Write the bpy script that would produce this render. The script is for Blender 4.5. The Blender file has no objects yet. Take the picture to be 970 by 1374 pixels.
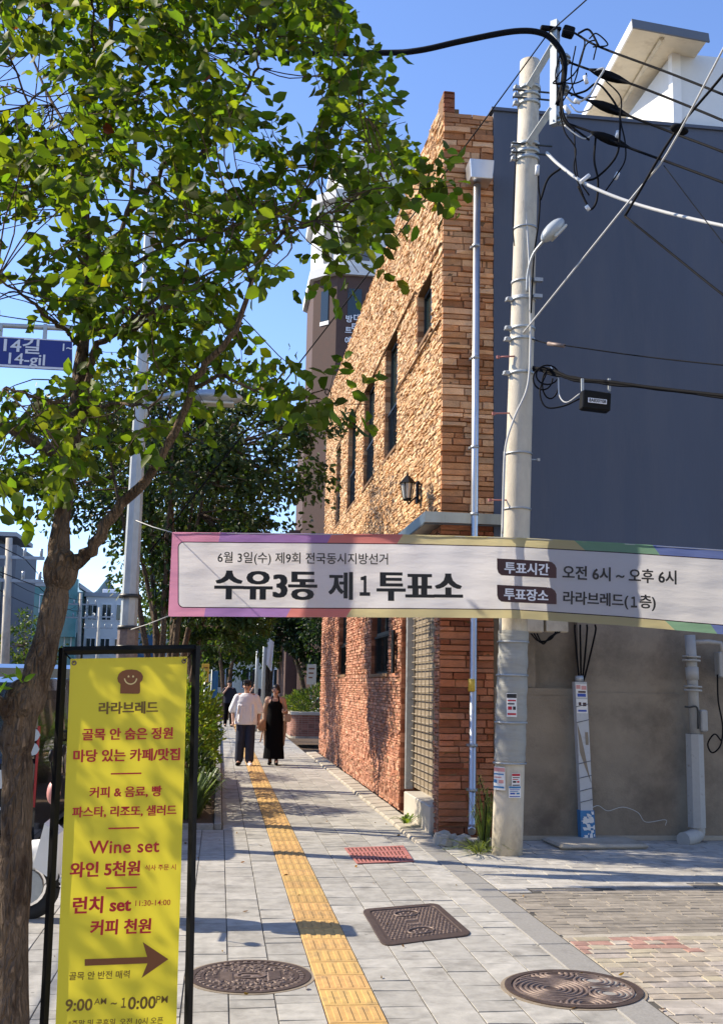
import bpy, bmesh, math, random
import numpy as np
from math import radians, sin, cos, tan, pi
from mathutils import Vector, Matrix

# ------------------------------------------------------------------ camera, sky, sun, exposure
SC = bpy.context.scene
COL = SC.collection
PW, PH, FPX, CX, CY = 970.0, 1374.0, 1430.0, 485.0, 687.0
YAW, PITCH, ROLL = radians(7.3), radians(9.2), radians(1.1)
CAM = np.array([0.0, 0.0, 1.70])
_f = np.array([sin(YAW)*cos(PITCH), cos(YAW)*cos(PITCH), sin(PITCH)])
_r0 = np.array([cos(YAW), -sin(YAW), 0.0]); _u0 = np.cross(_r0, _f)
_r = cos(ROLL)*_r0 + sin(ROLL)*_u0
_u = -sin(ROLL)*_r0 + cos(ROLL)*_u0
cd = bpy.data.cameras.new('Camera'); cam = bpy.data.objects.new('Camera', cd); COL.objects.link(cam)
cam.matrix_world = Matrix(((_r[0], _u[0], -_f[0], CAM[0]), (_r[1], _u[1], -_f[1], CAM[1]),
                           (_r[2], _u[2], -_f[2], CAM[2]), (0, 0, 0, 1)))
cd.sensor_fit = 'VERTICAL'; cd.sensor_height = 36.0; cd.lens = FPX/PH*36.0
cd.clip_start = 0.05; cd.clip_end = 12000
SC.camera = cam

SUN_EL = radians(37.0)
SUN_TRAVEL = radians(-20.7)                      # direction the light travels over the ground, from +x
sd = np.array([cos(SUN_TRAVEL)*cos(SUN_EL), sin(SUN_TRAVEL)*cos(SUN_EL), -sin(SUN_EL)])
W = bpy.data.worlds.new('World'); SC.world = W; W.use_nodes = True
nt = W.node_tree
sky = nt.nodes.new('ShaderNodeTexSky'); sky.sky_type = 'NISHITA'; sky.sun_disc = False
sky.sun_elevation = SUN_EL
sky.sun_rotation = math.atan2(-sd[0], -sd[1])
sky.air_density = 1.0; sky.dust_density = 0.15; sky.ozone_density = 2.0; sky.altitude = 100
hs = nt.nodes.new('ShaderNodeVectorMath'); hs.operation = 'MULTIPLY'; hs.inputs[1].default_value = (.9, .97, 1.2)
nt.links.new(sky.outputs[0], hs.inputs[0]); nt.links.new(hs.outputs[0], nt.nodes['Background'].inputs[0])
nt.nodes['Background'].inputs[1].default_value = 0.15
sl = bpy.data.lights.new('Sun', 'SUN'); sl.energy = 4.9; sl.angle = radians(0.55); sl.color = (1.0, 0.88, 0.69)
so = bpy.data.objects.new('Sun', sl); COL.objects.link(so); so.location = (-20, 8, 25)
so.rotation_euler = Vector(sd).to_track_quat('-Z', 'Y').to_euler()
SC.view_settings.view_transform = 'Standard'; SC.view_settings.look = 'None'
SC.view_settings.exposure = 0.7; SC.view_settings.gamma = 1.0; SC.view_settings.use_curve_mapping = False
SC.render.engine = 'CYCLES'
SC.cycles.max_bounces = 6; SC.cycles.transparent_max_bounces = 6
SC.cycles.use_denoising = True

# ------------------------------------------------------------------ helpers: rays
def ray(x, y): return _f + _r*(x-CX)/FPX - _u*(y-CY)/FPX
def aty(x, y, Y): d = ray(x, y); return CAM + d*(Y/d[1])
def atx(x, y, X): d = ray(x, y); return CAM + d*(X/d[0])
def gnd(x, y, z=0.0): d = ray(x, y); return CAM + d*((z-CAM[2])/d[2])
def hit(x, y, P, N):
    d = ray(x, y); return CAM + d*(np.dot(np.array(P)-CAM, N)/np.dot(d, N))
V = lambda *a: np.array(a, float)
def unit(v): v = np.array(v, float); return v/(np.linalg.norm(v)+1e-12)

# ------------------------------------------------------------------ helpers: materials
MATS = {}
def pm(name, col, rough=0.7, metal=0.0, var=0.15, vs=4.0, bump=0.0, bs=60.0, attr=False, stretch=(1, 1, 1),
       spec=0.5, stain=None, ss=1.5, sfrom=0.52, sto=0.7, bdist=0.01, coat=0.0):
    m = bpy.data.materials.new(name); m.use_nodes = True; MATS[name] = m
    n, l = m.node_tree.nodes, m.node_tree.links
    b = n['Principled BSDF']; b.inputs['Roughness'].default_value = rough; b.inputs['Metallic'].default_value = metal
    b.inputs['Specular IOR Level'].default_value = spec; b.inputs['Coat Weight'].default_value = coat
    tc = n.new('ShaderNodeTexCoord'); mp = n.new('ShaderNodeMapping'); mp.inputs['Scale'].default_value = stretch
    l.new(tc.outputs['Object'], mp.inputs[0])
    if attr:
        a = n.new('ShaderNodeAttribute'); a.attribute_name = 'Col'; base = a.outputs['Color']
    else:
        rgb = n.new('ShaderNodeRGB'); rgb.outputs[0].default_value = (*col, 1); base = rgb.outputs[0]
    if var > 0:
        no = n.new('ShaderNodeTexNoise'); no.inputs['Scale'].default_value = vs; no.inputs['Detail'].default_value = 7
        no.inputs['Roughness'].default_value = 0.65
        l.new(mp.outputs[0], no.inputs['Vector'])
        mr = n.new('ShaderNodeMapRange'); mr.inputs[1].default_value = 0.25; mr.inputs[2].default_value = 0.75
        mr.inputs[3].default_value = 1-var; mr.inputs[4].default_value = 1+var
        l.new(no.outputs['Fac'], mr.inputs[0])
        mx = n.new('ShaderNodeVectorMath'); mx.operation = 'SCALE'
        l.new(base, mx.inputs[0]); l.new(mr.outputs[0], mx.inputs['Scale']); base = mx.outputs[0]
        rr = n.new('ShaderNodeMapRange'); rr.inputs[3].default_value = max(0, rough-0.1); rr.inputs[4].default_value = min(1, rough+0.1)
        l.new(no.outputs['Fac'], rr.inputs[0]); l.new(rr.outputs[0], b.inputs['Roughness'])
    if stain:
        no2 = n.new('ShaderNodeTexNoise'); no2.inputs['Scale'].default_value = ss; no2.inputs['Detail'].default_value = 9
        no2.inputs['Roughness'].default_value = 0.7
        l.new(mp.outputs[0], no2.inputs['Vector'])
        m2 = n.new('ShaderNodeMapRange'); m2.inputs[1].default_value = sfrom; m2.inputs[2].default_value = sto
        l.new(no2.outputs['Fac'], m2.inputs[0])
        mc = n.new('ShaderNodeMix'); mc.data_type = 'RGBA'
        l.new(m2.outputs[0], mc.inputs[0]); l.new(base, mc.inputs[6]); mc.inputs[7].default_value = (*stain, 1)
        base = mc.outputs[2]
    l.new(base, b.inputs['Base Color'])
    if bump > 0:
        nb = n.new('ShaderNodeTexNoise'); nb.inputs['Scale'].default_value = bs; nb.inputs['Detail'].default_value = 8
        l.new(mp.outputs[0], nb.inputs['Vector'])
        bp = n.new('ShaderNodeBump'); bp.inputs['Strength'].default_value = bump; bp.inputs['Distance'].default_value = bdist
        l.new(nb.outputs['Fac'], bp.inputs['Height']); l.new(bp.outputs[0], b.inputs['Normal'])
    return m

def leafmat(name, trans=0.45, tcol=(0.5, 0.75, 0.05), rough=0.42):
    m = bpy.data.materials.new(name); m.use_nodes = True; MATS[name] = m
    n, l = m.node_tree.nodes, m.node_tree.links
    b = n['Principled BSDF']; b.inputs['Roughness'].default_value = rough; b.inputs['Specular IOR Level'].default_value = 0.22
    a = n.new('ShaderNodeAttribute'); a.attribute_name = 'Col'
    l.new(a.outputs['Color'], b.inputs['Base Color'])
    t = n.new('ShaderNodeBsdfTranslucent')
    mul = n.new('ShaderNodeVectorMath'); mul.operation = 'MULTIPLY'; mul.inputs[1].default_value = tcol
    l.new(a.outputs['Color'], mul.inputs[0]); l.new(mul.outputs[0], t.inputs[0])
    mx = n.new('ShaderNodeMixShader'); mx.inputs[0].default_value = trans
    l.new(b.outputs[0], mx.inputs[1]); l.new(t.outputs[0], mx.inputs[2])
    l.new(mx.outputs[0], n['Material Output'].inputs[0])
    return m

def barkmat(name, col, col2, scale=1.0):
    m = pm(name, col, 0.9, var=0.3, vs=9*scale, stretch=(1, 1, 0.28), stain=col2, ss=14*scale, sfrom=0.5, sto=0.62, spec=0.2)
    n, l = m.node_tree.nodes, m.node_tree.links
    tc = [x for x in n if x.type == 'MAPPING'][0]
    v = n.new('ShaderNodeTexVoronoi'); v.feature = 'DISTANCE_TO_EDGE'; v.inputs['Scale'].default_value = 38*scale
    no = n.new('ShaderNodeTexNoise'); no.inputs['Scale'].default_value = 30*scale; no.inputs['Detail'].default_value = 8
    ad = n.new('ShaderNodeVectorMath'); ad.operation = 'MULTIPLY_ADD'; ad.inputs[1].default_value = (0.05, 0.05, 0.05)
    l.new(tc.outputs[0], no.inputs['Vector']); l.new(no.outputs['Color'], ad.inputs[0]); l.new(tc.outputs[0], ad.inputs[2])
    l.new(ad.outputs[0], v.inputs['Vector'])
    mr = n.new('ShaderNodeMapRange'); mr.inputs[2].default_value = 0.35
    l.new(v.outputs['Distance'], mr.inputs[0])
    a2 = n.new('ShaderNodeMath'); a2.operation = 'MULTIPLY_ADD'; a2.inputs[1].default_value = 0.6
    l.new(no.outputs['Fac'], a2.inputs[0]); l.new(mr.outputs[0], a2.inputs[2])
    bp = n.new('ShaderNodeBump'); bp.inputs['Strength'].default_value = 1.0; bp.inputs['Distance'].default_value = 0.035
    l.new(a2.outputs[0], bp.inputs['Height']); l.new(bp.outputs[0], n['Principled BSDF'].inputs['Normal'])
    return m

# ------------------------------------------------------------------ helpers: meshes
WLOC = {}
def setp(o, label=None, cat=None, group=None, kind=None):
    if label: o['label'] = label
    if cat: o['category'] = cat
    if group: o['group'] = group
    if kind: o['kind'] = kind
    return o
def thing(name, label, cat, loc=(0, 0, 0), group=None):
    o = bpy.data.objects.new(name, None); COL.objects.link(o); o.location = tuple(loc)
    o.empty_display_size = 0.1
    WLOC[o.name] = np.array(loc, float)
    return setp(o, label, cat, group)

class MB:
    def __init__(s): s.v = []; s.f = []; s.c = []; s.mi = []; s.sm = []; s.n = 0
    def add(s, verts, faces, col=None, mi=0, smooth=False):
        b = s.n
        s.v.extend([tuple(p) for p in verts]); s.n += len(verts)
        for f in faces:
            s.f.append(tuple(b+i for i in f)); s.c.append(col); s.mi.append(mi); s.sm.append(smooth)
        return s
    def quad(s, a, b, c, d, **k): return s.add([a, b, c, d], [(0, 1, 2, 3)], **k)
    def box(s, c, size, rot=None, top=1.0, bev=0.0, **k):
        hx, hy, hz = size[0]/2, size[1]/2, size[2]/2
        if bev > 0:
            P = []
            rings = [(-hz, bev), (-hz+bev, 0), (hz-bev, 0), (hz, bev)]
            for z, i in rings:
                t = top if z > 0 else 1
                x, y = (hx-i)*t, (hy-i)*t; e = bev*0.7
                P += [(-x+e, -y, z), (x-e, -y, z), (x, -y+e, z), (x, y-e, z), (x-e, y, z), (-x+e, y, z), (-x, y-e, z), (-x, -y+e, z)]
            F = [tuple(range(7, -1, -1)), tuple(range(24, 32))]
            for r in range(3):
                for i in range(8): F.append((r*8+i, r*8+(i+1) % 8, r*8+8+(i+1) % 8, r*8+8+i))
        else:
            t = top
            P = [(-hx, -hy, -hz), (hx, -hy, -hz), (hx, hy, -hz), (-hx, hy, -hz), (-hx*t, -hy*t, hz), (hx*t, -hy*t, hz), (hx*t, hy*t, hz), (-hx*t, hy*t, hz)]
            F = [(3, 2, 1, 0), (4, 5, 6, 7), (0, 1, 5, 4), (1, 2, 6, 5), (2, 3, 7, 6), (3, 0, 4, 7)]
        R = rot if rot is not None else np.eye(3)
        P = [np.array(c)+R@np.array(p) for p in P]
        return s.add(P, F, **k)
    def bb(s, lo, hi, **k):
        lo = np.array(lo, float); hi = np.array(hi, float)
        return s.box((lo+hi)/2, hi-lo, **k)
    def tube(s, path, r, n=8, cap=True, col=None, mi=0, smooth=True, sx=1.0):
        P = [np.array(p, float) for p in path]; m = len(P)
        rs = [r]*m if np.isscalar(r) else list(r)
        T = [unit(P[min(i+1, m-1)]-P[max(i-1, 0)]) for i in range(m)]
        up = V(0, 0, 1) if abs(T[0][2]) < 0.9 else V(1, 0, 0)
        a = unit(np.cross(up, T[0])); vs = []
        for i in range(m):
            a = unit(a-T[i]*np.dot(a, T[i])); b = np.cross(T[i], a)
            for k in range(n):
                t = 2*pi*k/n
                vs.append(P[i]+rs[i]*(a*cos(t)*sx+b*sin(t)))
        F = []
        for i in range(m-1):
            for k in range(n):
                F.append((i*n+k, i*n+(k+1) % n, (i+1)*n+(k+1) % n, (i+1)*n+k))
        s.add(vs, F, col=col, mi=mi, smooth=smooth)
        if cap:
            b0 = s.n-len(vs)
            s.f.append(tuple(b0+k for k in range(n-1, -1, -1))); s.f.append(tuple(b0+(m-1)*n+k for k in range(n)))
            for _ in range(2): s.c.append(col); s.mi.append(mi); s.sm.append(False)
        return s
    def cyl(s, p0, p1, r0, r1=None, n=16, **k):
        return s.tube([p0, p1], [r0, r0 if r1 is None else r1], n, **k)
    def ell(s, c, r, R=None, nu=14, nv=10, **k):
        R = np.eye(3) if R is None else R
        vs = []; F = []
        for j in range(1, nv):
            ph = pi*j/nv
            for i in range(nu):
                th = 2*pi*i/nu
                vs.append(np.array(c)+R@np.array((r[0]*sin(ph)*cos(th), r[1]*sin(ph)*sin(th), r[2]*cos(ph))))
        top = len(vs); vs.append(np.array(c)+R@np.array((0, 0, r[2]))); vs.append(np.array(c)-R@np.array((0, 0, r[2])))
        for j in range(nv-2):
            for i in range(nu):
                F.append((j*nu+i, (j+1)*nu+i, (j+1)*nu+(i+1) % nu, j*nu+(i+1) % nu))
        for i in range(nu):
            F.append((top, i, (i+1) % nu)); F.append((top+1, (nv-2)*nu+(i+1) % nu, (nv-2)*nu+i))
        k.setdefault('smooth', True)
        return s.add(vs, F, **k)
    def cap(s, p0, p1, r0, r1=None, n=12, **k):
        r1 = r0 if r1 is None else r1
        p0 = np.array(p0, float); p1 = np.array(p1, float); t = unit(p1-p0); L = np.linalg.norm(p1-p0)
        path = []; rs = []
        for a in (80, 55, 28): path.append(p0-t*r0*sin(radians(a))); rs.append(r0*cos(radians(a)))
        path += [p0, p1]; rs += [r0, r1]
        for a in (28, 55, 80): path.append(p1+t*r1*sin(radians(a))); rs.append(r1*cos(radians(a)))
        return s.tube(path, rs, n, **k)
    def loft(s, rings, close=True, **k):
        n = len(rings[0]); vs = [p for r in rings for p in r]; F = []
        for i in range(len(rings)-1):
            for j in range(n):
                F.append((i*n+j, i*n+(j+1) % n, (i+1)*n+(j+1) % n, (i+1)*n+j))
        if close: F.append(tuple(range(n-1, -1, -1))); F.append(tuple((len(rings)-1)*n+j for j in range(n)))
        k.setdefault('smooth', True)
        return s.add(vs, F, **k)
    def prism(s, poly, ext, **k):           # poly: list of 3d points, ext: extrusion vector
        n = len(poly); P = [np.array(p, float) for p in poly]; Q = [p+np.array(ext) for p in P]
        F = [tuple(range(n-1, -1, -1)), tuple(range(n, 2*n))]+[(i, (i+1) % n, n+(i+1) % n, n+i) for i in range(n)]
        return s.add(P+Q, F, **k)
    def build(s, name, mat, parent=None, label=None, cat=None, group=None, kind=None, origin=None, uv=None, fixn=False):
        me = bpy.data.meshes.new(name)
        off = np.zeros(3)
        if parent is not None: off = WLOC[parent.name]
        loc = np.zeros(3)
        if origin is not None: loc = np.array(origin, float)-off
        A = np.array(s.v, float)-off-loc
        me.from_pydata([tuple(p) for p in A], [], s.f)
        for m_ in (mat if isinstance(mat, (list, tuple)) else [mat]): me.materials.append(m_)
        if any(s.mi): me.polygons.foreach_set('material_index', s.mi)
        me.polygons.foreach_set('use_smooth', s.sm)
        if any(c is not None for c in s.c):
            at = me.color_attributes.new('Col', 'FLOAT_COLOR', 'CORNER')
            lt = np.repeat(np.array([(c if c is not None else (1, 1, 1)) for c in s.c], float), [len(f) for f in s.f], axis=0)
            at.data.foreach_set('color', np.c_[lt, np.ones(len(lt))].ravel().astype(np.float32))
        if uv is not None:
            ul = me.uv_layers.new(name='UVMap')
            vi = np.concatenate([np.array(f) for f in s.f])
            U = np.array([uv(p) for p in s.v], float)
            ul.data.foreach_set('uv', U[vi].ravel().astype(np.float32))
        me.update()
        if fixn:
            bm = bmesh.new(); bm.from_mesh(me); bmesh.ops.recalc_face_normals(bm, faces=bm.faces); bm.to_mesh(me); bm.free()
        o = bpy.data.objects.new(name, me); COL.objects.link(o)
        o.location = tuple(loc)
        if parent is not None: o.parent = parent
        WLOC[o.name] = off+loc
        return setp(o, label, cat, group, kind)

def rotz(a): return np.array(((cos(a), -sin(a), 0), (sin(a), cos(a), 0), (0, 0, 1)))
def rotx(a): return np.array(((1, 0, 0), (0, cos(a), -sin(a)), (0, sin(a), cos(a))))
def roty(a): return np.array(((cos(a), 0, sin(a)), (0, 1, 0), (-sin(a), 0, cos(a))))
def smoothpath(P, k=5):
    P = [np.array(p, float) for p in P]; out = []
    Q = [2*P[0]-P[1]]+P+[2*P[-1]-P[-2]]
    for i in range(1, len(Q)-2):
        for j in range(k):
            t = j/k; a, b, c, d = Q[i-1:i+3]
            out.append(0.5*(2*b+(c-a)*t+(2*a-5*b+4*c-d)*t*t+(3*b-a-3*c+d)*t**3))
    out.append(P[-1]); return out

# text -> flat outline triangles, fitted between two points on a plane
_DG = None
def text_tris(body, bold=0.0, spacing=1.0):
    cu = bpy.data.curves.new('t', 'FONT'); cu.body = body; cu.size = 1.0; cu.offset = bold; cu.space_character = spacing
    cu.resolution_u = 3
    o = bpy.data.objects.new('t', cu); COL.objects.link(o)
    dg = bpy.context.evaluated_depsgraph_get(); dg.update()
    me = bpy.data.meshes.new_from_object(o.evaluated_get(dg))
    P = np.array([v.co[:2] for v in me.vertices]); F = [tuple(p.vertices) for p in me.polygons]
    bpy.data.objects.remove(o); bpy.data.curves.remove(cu); bpy.data.meshes.remove(me)
    return P, F
def put_text(mb, body, A, B, nrm, bold=0.012, hs=1.0, lift=0.003, layers=1, dx=0.0, spacing=1.0):
    """A, B: 3d points the text spans (left, right of its bounding box, at the middle of its height)."""
    P, F = text_tris(body, bold, spacing)
    A = np.array(A); B = np.array(B); n = unit(nrm)
    lo, hi = P.min(0), P.max(0); w = hi[0]-lo[0]; sc = np.linalg.norm(B-A)/w
    ux = unit(B-A); uy = unit(np.cross(n, ux)); mid = (lo[1]+hi[1])/2
    for k in range(layers):
        sh = dx*(k-(layers-1)/2)
        Q = [A+ux*(p[0]-lo[0]+sh)*sc+uy*(p[1]-mid)*sc*hs+n*(lift+0.0004*k) for p in P]
        mb.add(Q, F)
    return sc*(hi[1]-lo[1])*hs

# ------------------------------------------------------------------ helpers: foliage
def foliage(name, mat, pos, tip, sz, wid, cols, parent=None, rng=None, fold=0.25, detailed=True, **kw):
    """pos (N,3) leaf bases, tip (N,3) leaf directions, sz (N,) lengths"""
    N = len(pos); rng = rng or np.random.default_rng(1)
    t = tip/np.linalg.norm(tip, axis=1, keepdims=True)
    ref = rng.normal(size=(N, 3)); ref[:, 2] *= 0.5
    s = np.cross(t, ref); s /= np.linalg.norm(s, axis=1, keepdims=True)+1e-9
    n = np.cross(s, t)
    if detailed:
        tp = np.array([(0, 0, 0), (.3, .46, .5), (.68, .42, .5), (1, 0, -.35), (.68, -.42, .5), (.3, -.46, .5), (.3, 0, 0), (.68, 0, -.05)])
        fc = np.array([(0, 6, 1, 1), (6, 7, 2, 1), (7, 3, 2, 2), (0, 5, 6, 6), (5, 4, 7, 6), (4, 3, 7, 7)])
        faces_t = [(0, 6, 1), (6, 7, 2, 1), (7, 3, 2), (0, 5, 6), (5, 4, 7, 6), (4, 3, 7)]
    else:
        tp = np.array([(0, 0, 0), (.35, .45, .5), (.75, .35, .5), (1, 0, -.2), (.75, -.35, .5), (.35, -.45, .5)])
        faces_t = [(0, 3, 2, 1), (0, 5, 4, 3)]
    m = len(tp)
    Vv = (pos[:, None, :]+t[:, None, :]*(tp[None, :, 0:1]*sz[:, None, None])
          + s[:, None, :]*(tp[None, :, 1:2]*(sz*wid)[:, None, None])
          + n[:, None, :]*(tp[None, :, 2:3]*(sz*fold*wid)[:, None, None])).reshape(-1, 3)
    loops = np.concatenate([np.array(f) for f in faces_t]); tot = np.array([len(f) for f in faces_t])
    L = (loops[None, :]+m*np.arange(N)[:, None]).ravel()
    T = np.tile(tot, N); S = np.concatenate([[0], np.cumsum(T)[:-1]])
    me = bpy.data.meshes.new(name)
    off = WLOC[parent.name] if parent is not None else np.zeros(3)
    me.vertices.add(len(Vv)); me.vertices.foreach_set('co', (Vv-off).ravel().astype(np.float32))
    me.loops.add(len(L)); me.loops.foreach_set('vertex_index', L.astype(np.int32))
    me.polygons.add(len(T)); me.polygons.foreach_set('loop_start', S.astype(np.int32)); me.polygons.foreach_set('loop_total', T.astype(np.int32))
    me.update(calc_edges=True); me.validate()
    at = me.color_attributes.new('Col', 'FLOAT_COLOR', 'CORNER')
    cc = np.repeat(cols, len(loops), axis=0)
    at.data.foreach_set('color', np.c_[cc, np.ones(len(cc))].ravel().astype(np.float32))
    me.materials.append(mat)
    o = bpy.data.objects.new(name, me); COL.objects.link(o)
    if parent is not None: o.parent = parent
    WLOC[o.name] = off
    setp(o, **kw)
    return o
def leafcols(N, rng, base, spread=0.35, yellow=0.1):
    b = np.array(base)[None, :]*(1+spread*(rng.random((N, 1))*2-1))
    b = b*(1+0.15*(rng.random((N, 3))*2-1))
    y = rng.random(N) < yellow
    b[y] = b[y]*np.array((1.9, 1.5, 0.8))
    return b

# remeshed union of overlapping shapes -> one continuous surface
def fused(mb, voxel, smooth=2):
    me = bpy.data.meshes.new('f'); me.from_pydata([tuple(p) for p in mb.v], [], mb.f)
    o = bpy.data.objects.new('f', me); COL.objects.link(o)
    r = o.modifiers.new('r', 'REMESH'); r.mode = 'VOXEL'; r.voxel_size = voxel; r.use_smooth_shade = True
    if smooth:
        s = o.modifiers.new('s', 'SMOOTH'); s.iterations = smooth; s.factor = 0.5
    dg = bpy.context.evaluated_depsgraph_get(); dg.update()
    m2 = bpy.data.meshes.new_from_object(o.evaluated_get(dg))
    bpy.data.objects.remove(o); bpy.data.meshes.remove(me)
    return m2
def link_mesh(name, me, mat, parent):
    w = WLOC[parent.name]; me.transform(Matrix.Translation((-w[0], -w[1], -w[2])))
    me.name = name; me.materials.clear(); me.materials.append(mat)
    o = bpy.data.objects.new(name, me); COL.objects.link(o); o.parent = parent; WLOC[o.name] = WLOC[parent.name]
    return o

rng0 = random.Random(5)
# ------------------------------------------------------------------ materials
M = MATS
def spots(m, scale, r, col):
    n, l = m.node_tree.nodes, m.node_tree.links; b = n['Principled BSDF']; src = b.inputs['Base Color'].links[0].from_socket
    tc = n.new('ShaderNodeTexCoord'); v = n.new('ShaderNodeTexVoronoi'); v.inputs['Scale'].default_value = scale; l.new(tc.outputs['Object'], v.inputs['Vector'])
    no = n.new('ShaderNodeTexNoise'); no.inputs['Scale'].default_value = 1.3; l.new(tc.outputs['Object'], no.inputs['Vector'])
    th = n.new('ShaderNodeMath'); th.operation = 'MULTIPLY'; th.inputs[1].default_value = r*2; l.new(no.outputs['Fac'], th.inputs[0])
    lt = n.new('ShaderNodeMath'); lt.operation = 'LESS_THAN'; l.new(v.outputs['Distance'], lt.inputs[0]); l.new(th.outputs[0], lt.inputs[1])
    k = n.new('ShaderNodeMath'); k.operation = 'MULTIPLY'; k.inputs[1].default_value = .55; l.new(lt.outputs[0], k.inputs[0])
    mx = n.new('ShaderNodeMix'); mx.data_type = 'RGBA'; l.new(k.outputs[0], mx.inputs[0]); l.new(src, mx.inputs[6]); mx.inputs[7].default_value = (*col, 1); l.new(mx.outputs[2], b.inputs['Base Color'])
pm('paver', (.3, .3, .3), .88, attr=True, var=.26, vs=9, bump=.5, bs=150, bdist=.004, stain=(.15, .14, .125), ss=2.6, sfrom=.52, sto=.8, spec=.25)
pm('grout', (.075, .07, .06), .95, var=.3, vs=30)
spots(M['paver'], 3.1, .045, (.09, .085, .08))
pm('tactile', (.62, .38, .1), .75, attr=True, var=.14, vs=16, bump=.2, bs=140, stain=(.27, .19, .1), ss=5, sfrom=.52, sto=.75)
pm('granite', (.27, .26, .24), .8, var=.2, vs=60, bump=.2, bs=120, stain=(.17, .16, .15), ss=4, sfrom=.55, sto=.75)
pm('asphalt', (.06, .06, .062), .92, var=.25, vs=40, bump=.4, bs=220, stain=(.09, .088, .085), ss=1.2)
pm('concrete', (.42, .38, .31), .9, var=.18, vs=6, bump=.3, bs=70, stain=(.26, .23, .18), ss=3)
pm('concrete_wall', (.275, .225, .165), .92, var=.22, vs=2.2, bump=.4, bs=55, stain=(.15, .12, .09), ss=1.3, sfrom=.48, sto=.7)
pm('slate_paint', (.085, .098, .13), .75, var=.12, vs=1.1, bump=.3, bs=38, bdist=.005, stain=(.108, .115, .138), ss=1.7, sfrom=.46, sto=.74, stretch=(1, 1, .16))
pm('soil', (.1, .065, .04), .98, var=.4, vs=30, bump=.8, bs=60, bdist=.03)
pm('stone', (.5, .3, .14), .9, attr=True, var=.22, vs=9, bump=.5, bs=45, bdist=.018)
pm('stone_gap', (.2, .11, .05), .95, var=.2, vs=12)
pm('steel', (.55, .56, .57), .38, metal=1, var=.12, vs=8, stretch=(1, 1, .2))
pm('steel_dull', (.42, .44, .45), .55, metal=.8, var=.2, vs=14)
pm('galv', (.46, .49, .49), .55, metal=.55, var=.18, vs=18, stretch=(1, 1, .4))
pm('dark_frame', (.03, .032, .03), .45, var=.1)
pm('black_metal', (.006, .006, .006), .5, var=.1, spec=.2)
pm('black_rubber', (.006, .006, .007), .75, var=.2, vs=30, spec=.12)
pm('black_cloth', (.005, .005, .006), .95, var=.1, spec=.08)
pm('glass', (.018, .028, .027), .06, var=0, spec=.8)
pm('pane_pale', (.07, .1, .095), .1, var=0, spec=.7)
pm('pole_concrete', (.58, .52, .41), .88, var=.14, vs=7, bump=.35, bs=90, stretch=(1, 1, .5), stain=(.34, .29, .23), ss=4, sfrom=.5, sto=.72)
pm('wrap', (.33, .33, .3), .7, var=.14, vs=9, bump=.7, bs=11, stretch=(.3, .3, 1.6), bdist=.02)
pm('white_paint', (.78, .77, .74), .5, var=.05, vs=6, stain=(.55, .53, .49), ss=3, sfrom=.62, sto=.85)
pm('pipe_grey', (.4, .39, .36), .6, var=.12, vs=8, stain=(.25, .23, .2), ss=8, sfrom=.58)
pm('conduit_white', (.5, .51, .52), .5, var=.06, vs=10, stain=(.36, .36, .36), ss=5)
pm('beige_panel', (.62, .55, .42), .7, var=.1, vs=3, stain=(.48, .41, .3), ss=4)
pm('iron', (.085, .06, .052), .6, metal=.35, var=.3, vs=22, bump=.4, bs=120, bdist=.004)
pm('iron_worn', (.2, .15, .13), .55, metal=.3, var=.35, vs=30, bump=.3, bs=140, bdist=.003)
pm('grate_red', (.4, .15, .13), .7, var=.2, vs=12)
pm('dark_hole', (.01, .009, .008), .9, var=0)
pm('grille', (.3, .25, .19), .6, metal=.2, var=.2, vs=14)
pm('ledge_metal', (.3, .34, .36), .35, metal=.9, var=.25, vs=5, stretch=(1, 1, .3))
pm('marble', (.5, .46, .39), .5, var=.08, vs=3)
pm('shutter', (.25, .2, .14), .6, var=.1, vs=3, stretch=(1, 1, 6))
pm('red_ink', (.5, .012, .03), .55, var=0)
pm('brown_ink', (.2, .07, .025), .55, var=0)
pm('olive_ink', (.17, .1, .02), .55, var=0)
pm('black_ink', (.012, .012, .014), .5, var=0)
pm('maroon_ink', (.055, .018, .022), .5, var=0)
pm('white_ink', (.8, .8, .82), .5, var=0)
pm('cream_ink', (.75, .62, .3), .5, var=0)
pm('blue_ink', (.03, .08, .4), .5, var=0)
pm('sign_blue', (.012, .02, .2), .35, var=.05)
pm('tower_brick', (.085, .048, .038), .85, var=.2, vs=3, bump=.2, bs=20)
pm('brick', (.3, .13, .09), .9, attr=True, var=.2, vs=12, bump=.3, bs=60)
pm('skin', (.5, .29, .2), .5, var=.08, vs=20)
pm('hair', (.012, .01, .009), .5, var=.2, vs=60)
pm('white_cotton', (.8, .79, .8), .9, var=.05, vs=10, bump=.5, bs=9, bdist=.03)
pm('beige_knit', (.36, .25, .18), .95, var=.1, vs=18, bump=.5, bs=30)
pm('denim', (.02, .024, .045), .9, var=.25, vs=14, bump=.3, bs=20)
pm('navy_cloth', (.012, .014, .028), .9, var=.2, vs=14)
pm('tan_bag', (.38, .22, .13), .6, var=.1)
pm('car_black', (.006, .007, .01), .18, var=0, coat=1.0)
pm('car_navy', (.008, .011, .035), .2, var=0, coat=1.0)
pm('car_white', (.72, .72, .7), .25, var=0, coat=1.0)
pm('tyre', (.02, .02, .02), .85, var=.1)
pm('lamp_pale', (.55, .6, .6), .2, var=0)
pm('lamp_red', (.4, .02, .02), .25, var=0)
pm('pink_plastic', (.65, .3, .28), .5, var=.05)
pm('plate', (.7, .7, .66), .5, var=.05)
pm('lens', (.6, .58, .5), .3, var=.05)
pm('white_wall', (.66, .66, .64), .8, var=.08, vs=1.5, stain=(.5, .49, .46), ss=2, sfrom=.58, sto=.85)
pm('grey_wall', (.34, .35, .36), .8, var=.1, vs=.6)
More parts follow.
